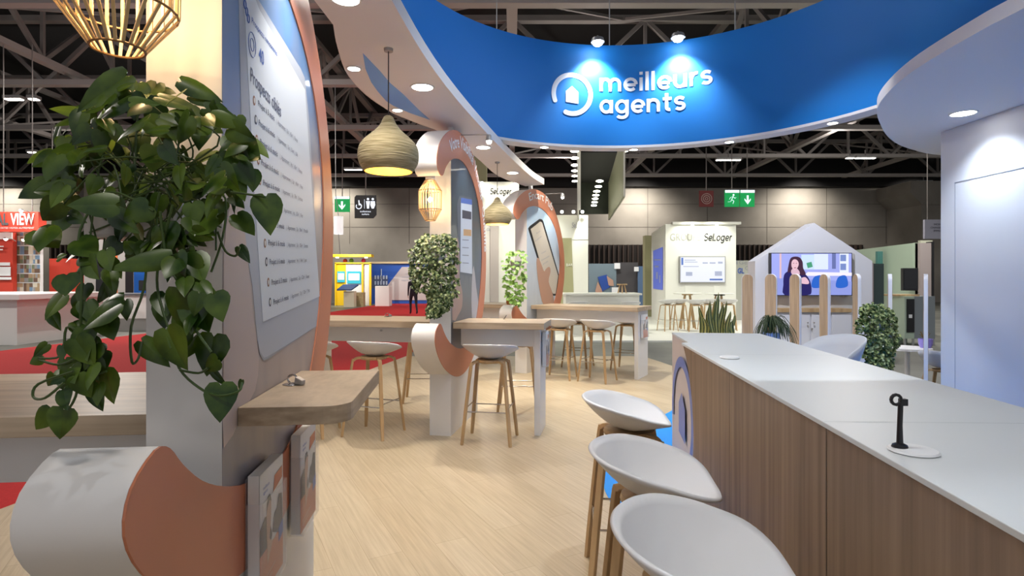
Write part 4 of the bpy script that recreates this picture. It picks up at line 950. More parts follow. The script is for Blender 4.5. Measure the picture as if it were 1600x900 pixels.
def ang_px(px):                           # angle on the ring seen at this column, far side
    k = (px - PX) / F; A = 1 + k * k; B = -2 * (k * RC[0] + RC[1]); C = RC[0] ** 2 + RC[1] ** 2 - RR ** 2
    Y = (-B + math.sqrt(B * B - 4 * A * C)) / (2 * A); return math.atan2(k * Y - RC[0], Y - RC[1])
def zat(px, py):
    a = ang_px(px); Y = RC[1] + RR * math.cos(a); return H - (py - PY) * Y / F
a0 = ang_px(893.5); zc = zat(893.5, 147.5); ro, ri = .272, .213
seg = [R(d) for d in range(-118, 181, 4)]  # ring open at the lower side, as in the mark
def capped(mid, r_mid, hw, a):            # round cap
    return None
outer = [(ro * math.sin(t), ro * math.cos(t)) for t in seg]; inner = [(ri * math.sin(t), ri * math.cos(t)) for t in reversed(seg)]
mr, hw = (ro + ri) / 2, (ro - ri) / 2
def cap(t, sgn): return [(mr * math.sin(t) + hw * (math.sin(t) * math.cos(q) + sgn * math.cos(t) * math.sin(q)), mr * math.cos(t) + hw * (math.cos(t) * math.cos(q) - sgn * math.sin(t) * math.sin(q))) for q in [R(k) for k in range(20, 180, 20)]]
seg = [R(d) for d in range(-112, 203, 4)]
outer = [(ro * math.sin(t), ro * math.cos(t)) for t in seg]; inner = [(ri * math.sin(t), ri * math.cos(t)) for t in reversed(seg)]
LOGO = outer + cap(seg[-1], 1) + inner + list(reversed(cap(seg[0], -1)))
HOUSE = [(-.082, -.10), (.085, -.115), (.085, .03), (0, .105), (-.082, .035)]
def flatring(b, fn, poly, n0=None):
    b.add([fn(x, z) for x, z in poly], [tuple(range(len(poly)))])
# strip mesh for the open ring so that it follows the curve
m_ = len(seg)
vs = [rp(a0, x, zc + z) for x, z in outer] + [rp(a0, x, zc + z) for x, z in reversed(inner)]
b.add(vs, [(k, k + 1, m_ + k + 1, m_ + k) for k in range(m_ - 1)])
for t, sg in ((seg[-1], 1), (seg[0], -1)):
    cpts = [(ro * math.sin(t), ro * math.cos(t))] + cap(t, sg) + [(ri * math.sin(t), ri * math.cos(t))]
    b.add([rp(a0, x, zc + z) for x, z in cpts], [tuple(range(len(cpts)))])
b.add([rp(a0, x, zc + z) for x, z in HOUSE], [(0, 1, 2, 3, 4)])
at0 = ang_px(937)
stroke_text(b, 'meilleurs', lambda x, y, l: rp(at0, x, zat(937, 143) + y, .006 + l), (ang_px(1111) - at0) * RR, .168, .235)
stroke_text(b, 'agents', lambda x, y, l: rp(at0, x, zat(937, 177) + y, .006 + l), (ang_px(1069) - at0) * RR, .168, .235)
link('lettering', b, LOGOW, o)
b = MB()
for d in (-70, -35, 0, 35, 70, 110, 180, 250): a = R(d); b.box((RR + .1) * math.sin(a) - .006, (RR + .1) * math.sin(a) + .006, (RR + .1) * math.cos(a) - .006, (RR + .1) * math.cos(a) + .006, RZ1 - RZ0, 8.7 - RZ0)
link('suspension_wire', b, GREYM, o)
for k, (px, py, lab) in enumerate(((855, 228, 'small downlight in the ring rim above the third curved panel'), (991, 232, 'small downlight in the ring rim beside the black hanging frame'), (1137, 221, 'small downlight in the ring rim above the exit signs'), (1293, 190, 'small downlight in the ring rim above the house-shaped booth'), (785, 215, 'small downlight in the ring rim at the canopy edge'))):
    a = ang_px(px); downlight(0, 0, RZ0 - .031, lab, 28, .05, (1, .92, .84), 'downlights in the ring rim', (RC[0] + (RR + .09) * math.sin(a), RC[1] + (RR + .09) * math.cos(a)), 120)
for px, lab in ((928, 'glaring spotlight clipped to the blue ring top over its round emblem'), (1061, 'glaring spotlight clipped to the blue ring top over the end of its lettering')):
    a = ang_px(px); d = Vector((math.sin(a), math.cos(a), 0)); base = Vector((RC[0], RC[1], 0)) + d * RR
    p = base - d * .2 + Vector((0, 0, RZ1 - .05))
    o = thing('clip_spotlight', lab, 'spotlight', tuple(p), 0, 'spotlights on the blue ring')
    link('arm', MB().tube([tuple(d * .2 + Vector((0, 0, .05))), tuple(d * .12 + Vector((0, 0, .1))), (0, 0, .08), (0, 0, .03)], .008, 6), GREYM, o)
    link('head', MB().lathe([(.03, .06), (.07, .05), (.085, 0)], 14), GREYM, o, smooth=True)
    link('bulb', MB().sphere((0, 0, -.01), .06, 12, (1, 1, .6)), mat('cold_lamp_glow', (1, 1, 1), .3, emit=(.9, .95, 1), es=40), o)
    lamp('banner_spot', 'SPOT', tuple(p + Vector((0, 0, -.085))), 120, (.85, .93, 1), .05, 105, tuple(base + Vector((0, 0, RZ1 - .62))), .9)

# ---- right canopy disc and tall wall
DISC = smooth_curve([(3.1, .8), (2.98, 2.0), (2.955, 3.29), (2.95, 3.6), (3.0, 4.2), (3.13, 4.71), (3.34, 5.2), (3.67, 5.68), (4.18, 6.3), (4.72, 6.78), (5.44, 7.17), (6.6, 7.3)], 5) + [(7.2, 7.3), (7.2, .8)]
o = thing('canopy_disc', 'round-edged white canopy joined to the tall white wall', 'canopy', (4.5, 4, CZ))
link('canopy_board', MB().prism(DISC, CZ, CT), mat('canopy_white', (.86, .84, .83), .5), o, world=True)
downlight(1505, 177, CZ, 'large downlight in the round canopy right above the tall white wall', 85, .1, (.82, .9, 1), 'downlight of the round canopy')
o = thing('tall_cabin', 'tall smooth white storage cabin wall with thin door joints under the round canopy', 'cabin', (4.6, 4, 0))
CAB = mat('cabin_white', (.62, .65, .71), .5)
link('cabin_wall', MB().box(4.56, 6.6, .8, 6.05, 0, CZ - .002), CAB, o, world=True)
b = MB(); b.box(4.555, 4.56, .8, 5.86, 2.51, 2.518); b.box(4.5575, 4.56, 5.852, 5.86, 0, 2.51); b.box(4.5575, 4.56, 3.0, 3.008, 0, 2.51); link('door_joint', b, mat('joint_blue', (.38, .42, .5), .6), o, world=True)

# ---- white and wood bar
fx = lambda Y: .7377 + .1009 * Y
o = thing('bar_counter', 'long white-topped bar with vertical-grain wood front and blue ring emblem', 'bar counter', (1.45, 2.6, 0))
Y0 = -.3
rec = .05
top = [(fx(Y0) - .004, Y0), (fx(3.72) - .004, 3.72), (fx(3.74) + .045, 3.74), (1.249, 4.45), (1.90, 4.37), (1.70, 2.36), (1.645, 1.83), (1.56, Y0)]
link('counter_top', MB().prism(top, 1.085, 1.1), mat('bar_top_white', (.68, .71, .72), .42), o, world=True, bevel=.002)
body = [(fx(Y0) + rec, Y0), (1.252, 4.445), (1.89, 4.36), (1.69, 2.36), (1.635, 1.83), (1.55, Y0)]
link('body', MB().prism(body, 0, 1.085), mat('bar_panel_white', (.66, .58, .55), .5), o, world=True)
LC = (4.0, .55)
arc = [(LC[0] - .617 * math.cos(R(a)), LC[1] + .617 * math.sin(R(a))) for a in range(60, -64, -4)]
woodp = [(Y0, 0), (Y0, 1.085), (3.69, 1.085)] + [q for q in arc if 0 < q[1] < 1.08] + [(3.72, 0)]
b = MB(); n = len(woodp); b.add([(fx(y), y, z) for y, z in woodp] + [(fx(y) + rec, y, z) for y, z in woodp], [tuple(range(n)), tuple(range(2 * n - 1, n - 1, -1))])
for k in range(n): b.add([(fx(woodp[k][0]), *woodp[k]), (fx(woodp[(k + 1) % n][0]), *woodp[(k + 1) % n]), (fx(woodp[(k + 1) % n][0]) + rec, *woodp[(k + 1) % n]), (fx(woodp[k][0]) + rec, *woodp[k])], [(0, 1, 2, 3)])
link('wood_front', b, COUNTER, o, world=True)
b = MB(); px_ = lambda y, z, l=.0: (1.166 + .117 * (y - 3.74) - .003 - l, y, z)
for k, Yj in enumerate((2.62, 1.63)): b.add([(fx(Yj) - .001, Yj, .0), (fx(Yj + .004) - .001, Yj + .004, .0), (fx(Yj + .004) - .001, Yj + .004, 1.085), (fx(Yj) - .001, Yj, 1.085)], [(0, 1, 2, 3)])
link('panel_joint', b, mat('joint_brown', (.05, .035, .025), .7), o, world=True)
b = MB()
for (xa, ya), (xb, yb) in (((.903, 1.645), (1.63, 1.62)), ((1.0, 3.15), (1.77, 3.1))):
    b.add([(xa, ya, 1.1004), (xb, yb, 1.1004), (xb, yb + .003, 1.1004), (xa, ya + .003, 1.1004)], [(0, 1, 2, 3)])
link('top_joint', b, mat('joint_grey', (.42, .45, .47), .6), o, world=True)
LB = mat('emblem_blue', (.16, .22, .55), .45)
b = MB(); sg2 = [R(d) for d in range(-100, 203, 5)]
gy = lambda x, z, l=.001: px_(LC[0] - x, LC[1] + z, l)
k_ = len(sg2); vo = [gy(.41 * math.sin(t), .42 * math.cos(t)) for t in sg2]; vi = [gy(.335 * math.sin(t), .345 * math.cos(t)) for t in sg2]
b.add(vo + vi, [(j, j + 1, k_ + j + 1, k_ + j) for j in range(k_ - 1)])
b.add([gy(*p) for p in ((-.115, -.13), (.125, -.16), (.125, .07), (0, .17), (-.115, .08))], [(0, 1, 2, 3, 4)])
link('emblem', b, LB, o, world=True)
# phone stand and white pucks on the bar
p = onz(1427, 706, 1.1)
o = thing('device_stand', 'small black display stand on an oval white base on the bar', 'stand', (p.x, p.y, 1.1))
link('base', MB().lathe([(.05, 0), (.054, .003), (.05, .007), (.01, .009)], 28), PAPERW, o, smooth=True)
link('stem', MB().tube([(-.024, .012, .006), (-.024, .012, .06), (-.022, .012, .115)], [.008, .006, .006], 10), BLACK, o, smooth=True)
b = MB(); b.tube([(-.033 + .012 * math.cos(a), .012, .122 + .012 * math.sin(a)) for a in [R(30 * k) for k in range(12)]], .004, 6, True); b.box(-.024, -.008, .006, .018, .108, .124); link('hook', b, BLACK, o)
link('collar', MB().lathe([(.018, 0), (.016, .006), (.008, .01)], 16, (-.024, .012, .008)), BLACK, o, smooth=True)
p = onz(1140, 560, 1.1); o = tag(link('charging_pad', MB().lathe([(.045, 0), (.05, .004), (.045, .012), (.01, .013)], 28), PAPERW, smooth=True), 'flat white round pad at the far end of the bar', 'pad'); o.location = (p.x, p.y, 1.1)
# items on the oak tables
def chrome_clip(w, label, rz=0):
    o = thing('display_clip', label, 'clip', w, rz, 'chrome clips on the oak tops')
    link('base', MB().lathe([(.035, 0), (.038, .002), (.034, .004), (.01, .005)], 20), CHROME, o, smooth=True)
    link('loop', MB().tube([(.0 + .022 * math.cos(a), 0, .022 + .018 * math.sin(a)) for a in [R(30 * k) for k in range(12)]], .0035, 6, True), CHROME, o)
    link('jaw', MB().prism([(.015, .006), (.05, .002), (.052, .02), (.02, .034)], -.012, .012, lambda p, q, t: (p, t, q)), GREYM, o, bevel=.003)
p = onz(457, 601, 1.1); chrome_clip((p.x, p.y, 1.1), 'small chrome display clip lying on the nearest oak shelf', -.3)
p = onz(130, 603, 1.1); chrome_clip((p.x, p.y, 1.1), 'small chrome display clip on the oak table behind the trailing plant', .4)
p = onz(605, 495, 1.1); chrome_clip((p.x, p.y, 1.1), 'small chrome display clip on the oak table by the red carpet', .2)
p = onz(787, 499, 1.1); o = tag(link('card_holder', MB().bar((0, 0, 0), (.03, .0, .045), .03, .006), BLACK), 'tiny dark slanted card holder on the short oak bar table', 'card holder'); o.location = (p.x, p.y, 1.1)

# ---- stools
def shell(h_back, h_side, h_corner, h_front, zs=.768, W=.262, p=2.0, thick=.011):
    n = 72; rings = 12; rim = []
    for k in range(n):
        a = 2 * math.pi * k / n                        # 0 = front (+y), pi = back
        f = math.cos(a); s_ = math.sin(a)
        # plan outline: round back, wide wings, gently curved front
        if f < 0: x, y = W * s_ * (1 - .02 * f), .235 * f
        else:
            e = 3.4; d = (abs(s_) ** e + abs(f) ** e) ** (1 / e); x, y = W * s_ / d, .19 * f / d
        t = (1 + f) / 2                                # 0 back ... 1 front
        keys = [(0, h_back), (.25, h_back - (h_back - h_side) * .35), (.5, h_side), (.78, h_corner), (.9, h_front + .012), (1, h_front)]
        for (t0, v0), (t1, v1) in zip(keys, keys[1:]):
            if t0 <= t <= t1: q = (t - t0) / (t1 - t0); z = v0 + (v1 - v0) * q; break
        rim.append((x, y, z))
    rim = [tuple(sum(rim[(k + j) % n][c] for j in (-1, 0, 1)) / 3 for c in range(3)) for k in range(n)]
    cx, cy = 0, .01; vs = [(cx, cy, zs)]; fs = []
    for g in range(1, rings + 1):
        q = g / rings
        for x, y, z in rim:
            fr = max(0, (y - .02) / .17); pw = p * (1 - .35 * fr)
            vs.append((cx + (x - cx) * q, cy + (y - cy) * q, zs + (z - zs) * q ** pw))
    for k in range(n): fs.append((0, 1 + k, 1 + (k + 1) % n))
    for g in range(rings - 1):
        a = 1 + g * n
        for k in range(n): fs.append((a + k, a + n + k, a + n + (k + 1) % n, a + (k + 1) % n))
    m = MB(); m.add(vs, fs); return m
def legs(o, spread=(.225, .205), z0=.765, m=OAKL, rest=.3):
    link('under_ring', MB().lathe([(.02, z0 - .028), (.125, z0 - .028), (.13, z0 - .014), (.125, z0), (.02, z0)], 24), m, o, smooth=True)
    for sx, sy in ((-1, -1), (1, -1), (1, 1), (-1, 1)):
        pts = smooth_curve([(sx * .05, sy * .045, z0 - .014), (sx * .115, sy * .10, z0 - .014), (sx * .145, sy * .125, z0 - .035), (sx * .16, sy * .14, z0 - .1), (sx * spread[0], sy * spread[1], 0)], 4)
        b = MB()
        # square section leg following the bend
        vs = []; fs = []; K = len(pts)
        d0 = Vector((sx, sy * .9, 0)).normalized(); side = Vector((-d0.y, d0.x, 0))
        for i_, q in enumerate(pts):
            q = Vector(q); a_ = Vector(pts[max(i_ - 1, 0)]); c_ = Vector(pts[min(i_ + 1, K - 1)]); t_ = (c_ - a_).normalized(); nrm = t_.cross(side).normalized()
            hw_ = .017 if i_ < K - 1 else .013
            if i_ == K - 1: nrm = d0
            for e, f_ in ((-1, -1), (1, -1), (1, 1), (-1, 1)): vs.append(q + side * e * hw_ + nrm * f_ * .011)
        for i_ in range(K - 1):
            for j in range(4): fs.append((i_ * 4 + j, i_ * 4 + (j + 1) % 4, i_ * 4 + 4 + (j + 1) % 4, i_ * 4 + 4 + j))
        fs += [(3, 2, 1, 0), tuple(range((K - 1) * 4, K * 4))]
        b.add(vs, fs); link('leg', b, m, o, bevel=.003)
    q = 1 - rest / (z0 - .1); ax, ay = .16 + (spread[0] - .16) * q, .14 + (spread[1] - .14) * q
    b = MB(); c = [(-ax, -ay), (ax, -ay), (ax, ay), (-ax, ay)]
    for k in range(4): b.tube([(*c[k], rest + (.03 if k % 2 else 0)), (*c[(k + 1) % 4], rest + (.03 if k % 2 else 0))], .006, 8)
    link('footrest', b, CHROME, o, smooth=True)
def make_stool():
    o = thing('bar_stool', 'x', 'stool')
    s_ = link('seat_shell', shell(.925, .885, .85, .815), SHELL, o, smooth=True, sharp=60)
    sd = s_.modifiers.new('thickness', 'SOLIDIFY'); sd.thickness = .012; sd.offset = 0
    legs(o); return o
st = make_stool(); G = 'white shell bar stools with oak legs'
place(st, (.59, 2.86, 0), R(-96), 'white bar stool by the blue emblem end of the bar, in the row of three', G)
for (x, y, rz, lab, g) in (
    (.505, 1.97, R(-98), 'white bar stool in the middle of the three along the wood-fronted bar', G),
    (.475, 1.35, R(-99), 'nearest white bar stool of the three along the wood-fronted bar, cut by the frame', G),
    (-1.66, 1.42, .05, 'white bar stool mostly hidden behind the white drum of the nearest panel', G),
    (-1.36, 5.6, -.33, 'white bar stool in front of the oak table by the red carpet', G),
    (-2.0, 5.62, -.1, 'white bar stool half hidden behind the nearest printed panel, at the carpet-side table', G),
    (-1.12, 7.15, 3.2, 'white bar stool behind the carpet-side oak table, only its legs showing', G),
    (-.205, 5.37, -.16, 'white bar stool standing in front of the short bar table beside the second panel', G),
    (.07, 6.65, 3.1, 'white bar stool behind the short bar table, its brown legs showing', G),
    (.73, 8.78, -.38, 'white bar stool in front of the long bar table, the one nearer the third panel', G),
    (1.28, 8.53, -.58, 'white bar stool in front of the long bar table, the one nearer its end panel', G),
    (1.15, 9.95, 2.7, 'bar stool behind the long bar table showing between the two front stools', G),
    (1.95, 9.6, 2.6, 'bar stool behind the long bar table next to its end panel', G)):
    c = copy_tree(st); place(c, (x, y, 0), rz, lab, g)
def bstool(px, Y, rz, lab):
    c = copy_tree(st); place(c, ((px - PX) * Y / F, Y, .03), rz, lab, 'bar stools on the neighbouring stand')
for px, Y, rz, lab in ((1043, 16.6, .3, 'outermost white bar stool at the round tables, nearest the blue poster'), (1061, 16.9, 0, 'second white bar stool from the blue poster at the round tables'),
                       (1088, 16.4, -.2, 'white bar stool between the two round tables'), (1106, 16.9, .1, 'white bar stool half behind the snake plant'), (1138, 16.8, -.3, 'white bar stool at the round table beside the wooden fence slats')):
    bstool(px, Y, rz, lab)
bstool(903, 15.0, .2, 'white bar stool at the long white counter of the neighbouring stand, nearer the third panel'); bstool(985, 15.0, -.2, 'white bar stool at the corner of the long white counter of the neighbouring stand')
def round_table(px, Y, lab, dark=False):
    o = thing('round_table', lab, 'table', ((px - PX) * Y / F, Y, .03), 0, 'round high tables of the neighbour')
    link('table_top', MB().lathe([(.01, 1.06), (.4, 1.06), (.42, 1.075), (.4, 1.09), (.01, 1.09)], 36), BRIGHT, o, smooth=True)
    link('collar', MB().lathe([(.02, 1.02), (.16, 1.02), (.16, 1.06), (.02, 1.06)], 20), BLACK if dark else OAKL, o)
    for k in range(3 if dark else 4):
        a = R(35 + k * (120 if dark else 90)); link('leg', MB().bar((.1 * math.cos(a), .1 * math.sin(a), 1.03), (.3 * math.cos(a), .3 * math.sin(a), 0), .04, .04), OAKL, o)
round_table(1074, 17.4, 'round white high table with oak legs under the wall screen, nearer the blue poster'); round_table(1124, 17.0, 'round white high table with a black collar behind the snake plant', True)
for px, Y in ((1075, 17.3), (1120, 17.3)):
    p = ((px - PX) * Y / F, Y, 1.12); tag(link('card_stand', MB().box(-.09, .09, -.01, .01, 0, .21), BRIGHT), 'white card standing on the round table %s' % ('nearer the blue poster' if px < 1100 else 'behind the snake plant'), 'card', 'white cards on the round tables').location = p
o = thing('tall_stool', 'small oak stool standing on the long white counter', 'stool', ((972 - PX) * 15.6 / F, 15.6, at(0, 461, 15.4).z + .05))
link('seat', MB().lathe([(.01, .22), (.14, .22), (.14, .25), (.01, .25)], 20), OAKL, o)
for k in range(3): a = R(20 + 120 * k); link('leg', MB().bar((.07 * math.cos(a), .07 * math.sin(a), .22), (.13 * math.cos(a), .13 * math.sin(a), 0), .03, .03), OAKL, o)
# bucket stool behind the bar, and the low lounge set past the cabin
def bucket(lab, loc, rz, z0=.765, zs=.78, hb=1.13, name='bucket_stool'):
    o = thing(name, lab, 'stool' if z0 > .6 else 'chair', loc, rz)
    s_ = link('seat_shell', shell(hb, hb - .1, zs + .1, zs + .03, zs=zs, p=3.2), mat('shell_bluish', (.68, .71, .78), .4), o, smooth=True, sharp=60)
    sd = s_.modifiers.new('thickness', 'SOLIDIFY'); sd.thickness = .012; sd.offset = 0
    legs(o, z0=z0, rest=.3 if z0 > .6 else .12); return o
bucket('white bucket stool behind the far part of the bar, in front of the house-shaped booth', (2.17, 3.95, 0), R(95), .765, .79, 1.13)
bucket('low white lounge chair half hidden by the tall white cabin wall', (5.28, 6.95, 0), R(-60), .42, .44, .66, 'lounge_chair')
o = thing('side_table', 'small white side table beside the lounge chair behind the cabin', 'table', (5.35, 7.7, 0))
link('table_top', MB().lathe([(.01, .57), (.28, .57), (.28, .6), (.01, .6)], 28), WHITE, o); link('column', MB().lathe([(.03, 0), (.03, .57)], 12), WHITE, o); link('foot', MB().lathe([(.18, 0), (.18, .015), (.03, .02)], 24), WHITE, o)
o = thing('flower_pot', 'small violet pot with a dry plant on the white side table', 'pot', (5.76 - .2, 7.65, .6))
link('pot', MB().lathe([(.06, 0), (.08, .05), (.085, .12), (.075, .12), (.07, .06)], 20), mat('violet_pot', (.3, .25, .7), .4), o, smooth=True)
b = MB()
for k in range(22): a = rnd.random() * 6.28; q = rnd.uniform(.02, .07); b.tube([(0, 0, .1), (q * math.cos(a), q * math.sin(a), .1 + rnd.uniform(.04, .12))], .004, 4)
link('foliage', b, mat('dry_leaf', (.2, .14, .06), .7), o)

# ---- picket fence around the bar
for k, (px, Y, al, nm) in enumerate(((1168, 8.2, 0, 'first, widest wooden side showing, beside the snake plant'), (1204.5, 7.93, 14, 'second, beside the dark wispy plant'), (1243, 7.66, 38, 'third, crossing the person on the video screen'),
                                     (1289, 7.4, 50, 'fourth, crossing the blue chair on the video screen'), (1339, 7.13, 68, 'fifth, narrow, at the edge of the video screen'), (1390.5, 6.87, 88, 'sixth, seen edge-on above the full ivy'), (1446.5, 6.6, 89, 'last, seen edge-on beside the tall white cabin'))):
    x = (px - PX) * Y / F; o = thing('fence_slat', 'rounded oak fence slat with white edges, ' + nm, 'fence slat', (x, Y, 0), -math.atan2(x, Y) - R(al), 'rounded fence slats')
    w_ = .078; hh = H - (428 - PY) * Y / F
    prof = [(-w_, 0), (w_, 0), (w_, hh - w_)] + [(w_ * math.cos(R(a)), hh - w_ + w_ * math.sin(R(a))) for a in range(15, 180, 15)] + [(-w_, hh - w_)]
    link('core', MB().prism(prof, -.02, .02, lambda p, q, t: (p, t, q)), mat('slat_edge_white', (.74, .76, .84), .45), o, bevel=.002)
    pr2 = [(p_ * .93, min(z_, hh - .006)) for p_, z_ in prof]
    link('oak_face', MB().prism(pr2, -.022, -.0195, lambda p, q, t: (p, t, q)), PICKW, o); link('oak_face', MB().prism(pr2, .0195, .022, lambda p, q, t: (p, t, q)), PICKW, o)
# ================================================================== PENDANTS AND CAGE LAMPS
def pendant(px_top, py_top, label, s=1.0, zb=2.25, dia=.405, pw=18):
    c = onz(px_top, py_top, CZ); o = thing('pendant_lamp', label, 'pendant lamp', (c.x, c.y, zb), 0, 'woven rope pendant lamps')
    k = dia / 94.0
    prof = [(37, 0), (42, 7), (45.5, 14), (47, 22), (46.8, 30), (45, 38), (40, 46), (32, 54), (24, 61), (17, 68), (12, 75), (9, 82), (6.5, 86), (3, 88)]
    pr = smooth_curve([(a * k, z * k) for a, z in prof], 3)
    b = MB(); b.lathe(pr, 48, caps=False); link('rope_shade', b, ROPE, o, smooth=True)
    b = MB(); b.lathe([(a * .975 - .002, z) for a, z in pr[:-4]], 48, caps=False); b.lathe([(37 * k, 0), (36 * k - .002, 0)], 48, caps=False); link('gold_lining', b, GOLD, o, smooth=True)
    link('cord', MB().tube([(0, 0, 86 * k), (0, 0, CZ - zb)], .004, 6), BLACK, o)
    link('ceiling_cup', MB().lathe([(.03, -.02), (.032, -.001)], 16, (0, 0, CZ - zb)), GREYM, o)
    link('bulb', MB().sphere((0, 0, 30 * k), .028, 14), BULB, o)
    lamp('pendant_bulb', 'POINT', (c.x, c.y, zb + 30 * k), pw, (1, .72, .4), .04)
pendant(607, 76, 'larger-looking woven rope pendant lamp, gold inside, nearest the camera', zb=2.245, dia=.407)
pendant(777, 253, 'woven rope pendant lamp hanging before the tall lettered wall, between the second and third panel', zb=2.25, dia=.385, pw=40)

def cage(i, u, r, zb, label, Rr=.145, Hh=.40, pw=14):
    w = loc2w(i, r, u, zb); o = thing('cage_lamp', label, 'cage lamp', w, 0, 'bamboo cage lamps under the white drums')
    b = MB(); n = 24
    for k in range(n):
        a = 2 * math.pi * k / n; ca, sa = math.cos(a), math.sin(a)
        pts = [(Rr * .44 * ca, Rr * .44 * sa, 0), (Rr * .98 * ca, Rr * .98 * sa, Hh * .27), (Rr * ca, Rr * sa, Hh * .74), (Rr * .45 * ca, Rr * .45 * sa, Hh)]
        for p_, q_ in zip(pts, pts[1:]): b.bar(p_, q_, .0075, .0045)
    link('bamboo_cage', b, BAMB, o)
    for rr, z in ((.44, 0), (.98, .27), (1.0, .74), (.45, 1)):
        b = MB(); b.tube([(Rr * rr * math.cos(R(15 * k)), Rr * rr * math.sin(R(15 * k)), Hh * z) for k in range(24)], .0035, 5, True); link('hoop', b, mat('hoop_brown', (.3, .16, .06), .5), o)
    link('lamp_socket', MB().lathe([(.035, Hh), (.045, Hh + .015), (.045, Hh + .06), (.03, Hh + .07)], 18), WHITEM, o, smooth=True)
    link('bulb', MB().sphere((0, 0, Hh * .52), .024, 14), BULB, o)
    lamp('cage_bulb', 'POINT', (w[0], w[1], zb + Hh * .52), pw, (1, .68, .34), .035)
cage(1, -.27, -.145, 2.09, 'big bamboo cage lamp at the upper edge above the trailing pothos plant', .135, .37, 9)
cage(2, -.27, -.12, 2.06, 'small-looking bamboo cage lamp glowing above the small-leaved hanging plant', .105, .37, 9)

# arm spotlights on the panels
def panel_arm(i, u0, label, pw):
    w = loc2w(i, -.05, u0, 2.97); p = PAN[i]
    o = thing('arm_spotlight', label, 'spotlight', w, -p['th'], 'arm spotlights on the curved panels')
    link('arm', MB().tube([(0, 0, .0), (.03, 0, .03), (.34, 0, .02)], .0055, 6), GREYM, o); link('clamp', MB().box(-.02, .02, -.012, .012, -.02, .03), BLACK, o, bevel=.003)
    link('head', MB().lathe([(.016, .03), (.026, .02), (.036, -.035)], 14, (.35, 0, -.01)), GREYM, o, smooth=True); link('bulb', MB().sphere((.35, 0, -.05), .028, 12), LENS, o)
    a = loc2w(i, .35, u0, 2.87); t = loc2w(i, 0, u0 + .25, 1.95); lamp('panel_spot', 'SPOT', a, pw, (1, .95, .88), .02, 95, t, .8)
panel_arm(2, .35, 'thin-armed spotlight on top of the second curved panel', 14)
panel_arm(3, .75, 'thin-armed spotlight on top of the third curved panel', 14)
panel_arm(1, .55, 'thin-armed spotlight on top of the nearest curved panel', 30)

# ================================================================== PLANTS
def frame_vec(n, up):
    n = n.normalized(); y = (up - n * up.dot(n))
    if y.length < 1e-3: y = Vector((1, 0, 0)) - n * n.x
    y.normalize(); return y.cross(n), y, n
HEART = [(0, .0), (.16, -.10), (.33, -.09), (.46, .05), (.5, .22), (.44, .42), (.31, .64), (.15, .84), (0, 1.0)]
def heart_leaf(b, pos, direc, normal, L, curl=.25, fold=.18, width=.86):
    """cordate leaf: base at pos, tip along direc"""
    x, y, n = frame_vec(Vector(normal), Vector(direc)); pos = Vector(pos); vs = []; fs = []
    T = 5
    half = smooth_curve(HEART, 1)
    rowsn = []
    for sgn in (-1, 1):
        for (hx, hy) in half:
            for k in (0, .5, 1):
                u = hx * k; v = hy if k == 1 else (hy * (.6 + .4 * k) + max(hy, 0) * .0)
                v = hy * (1 if k == 1 else (.9 + .1 * k)); v = max(v, 0.0) if k == 0 else v
                z = fold * abs(u) - curl * v * v - .22 * u * u * 2
                vs.append(pos + (x * (sgn * u * width) + y * v + n * z) * L)
    m = len(half)
    for s_ in (0, 1):
        o_ = s_ * m * 3
        for r_ in range(m - 1):
            for c in (0, 1):
                a = o_ + r_ * 3 + c; q = (a, a + 1, a + 4, a + 3)
                fs.append(q if s_ else q[::-1])
    b.add(vs, fs)
def small_leaf(b, pos, direc, normal, L, w=.6):
    x, y, n = frame_vec(Vector(normal), Vector(direc)); pos = Vector(pos)
    pts = [(0, 0), (w * .42, .22), (w * .5, .45), (w * .28, .78), (0, 1), (-w * .28, .78), (-w * .5, .45), (-w * .42, .22)]
    vs = [pos + (x * p + y * q + n * (-.15 * q * q + .1 * abs(p))) * L for p, q in pts]; b.add(vs, [(0, 1, 2, 3, 4), (0, 4, 5, 6, 7)])
def rv(s=1): return Vector((rnd.uniform(-s, s), rnd.uniform(-s, s), rnd.uniform(-s, s)))

# --- big trailing pothos in front of the nearest pillar
p1 = loc2w(1, -.145, -.12, 1.62)
o = thing('trailing_pothos', 'large dark green heart-leaved trailing plant on the nearest white pillar', 'plant', p1)
link('wall_planter', MB().prism([(-.12, -.09), (.12, -.09), (.12, .115), (-.12, .115)], 0, .16), mat('planter_grey', (.5, .48, .46), .5), o, bevel=.01)
link('soil', MB().box(-.11, .11, -.08, .105, .15, .163), SOIL, o)
Lf, Lb, Vn = MB(), MB(), MB()
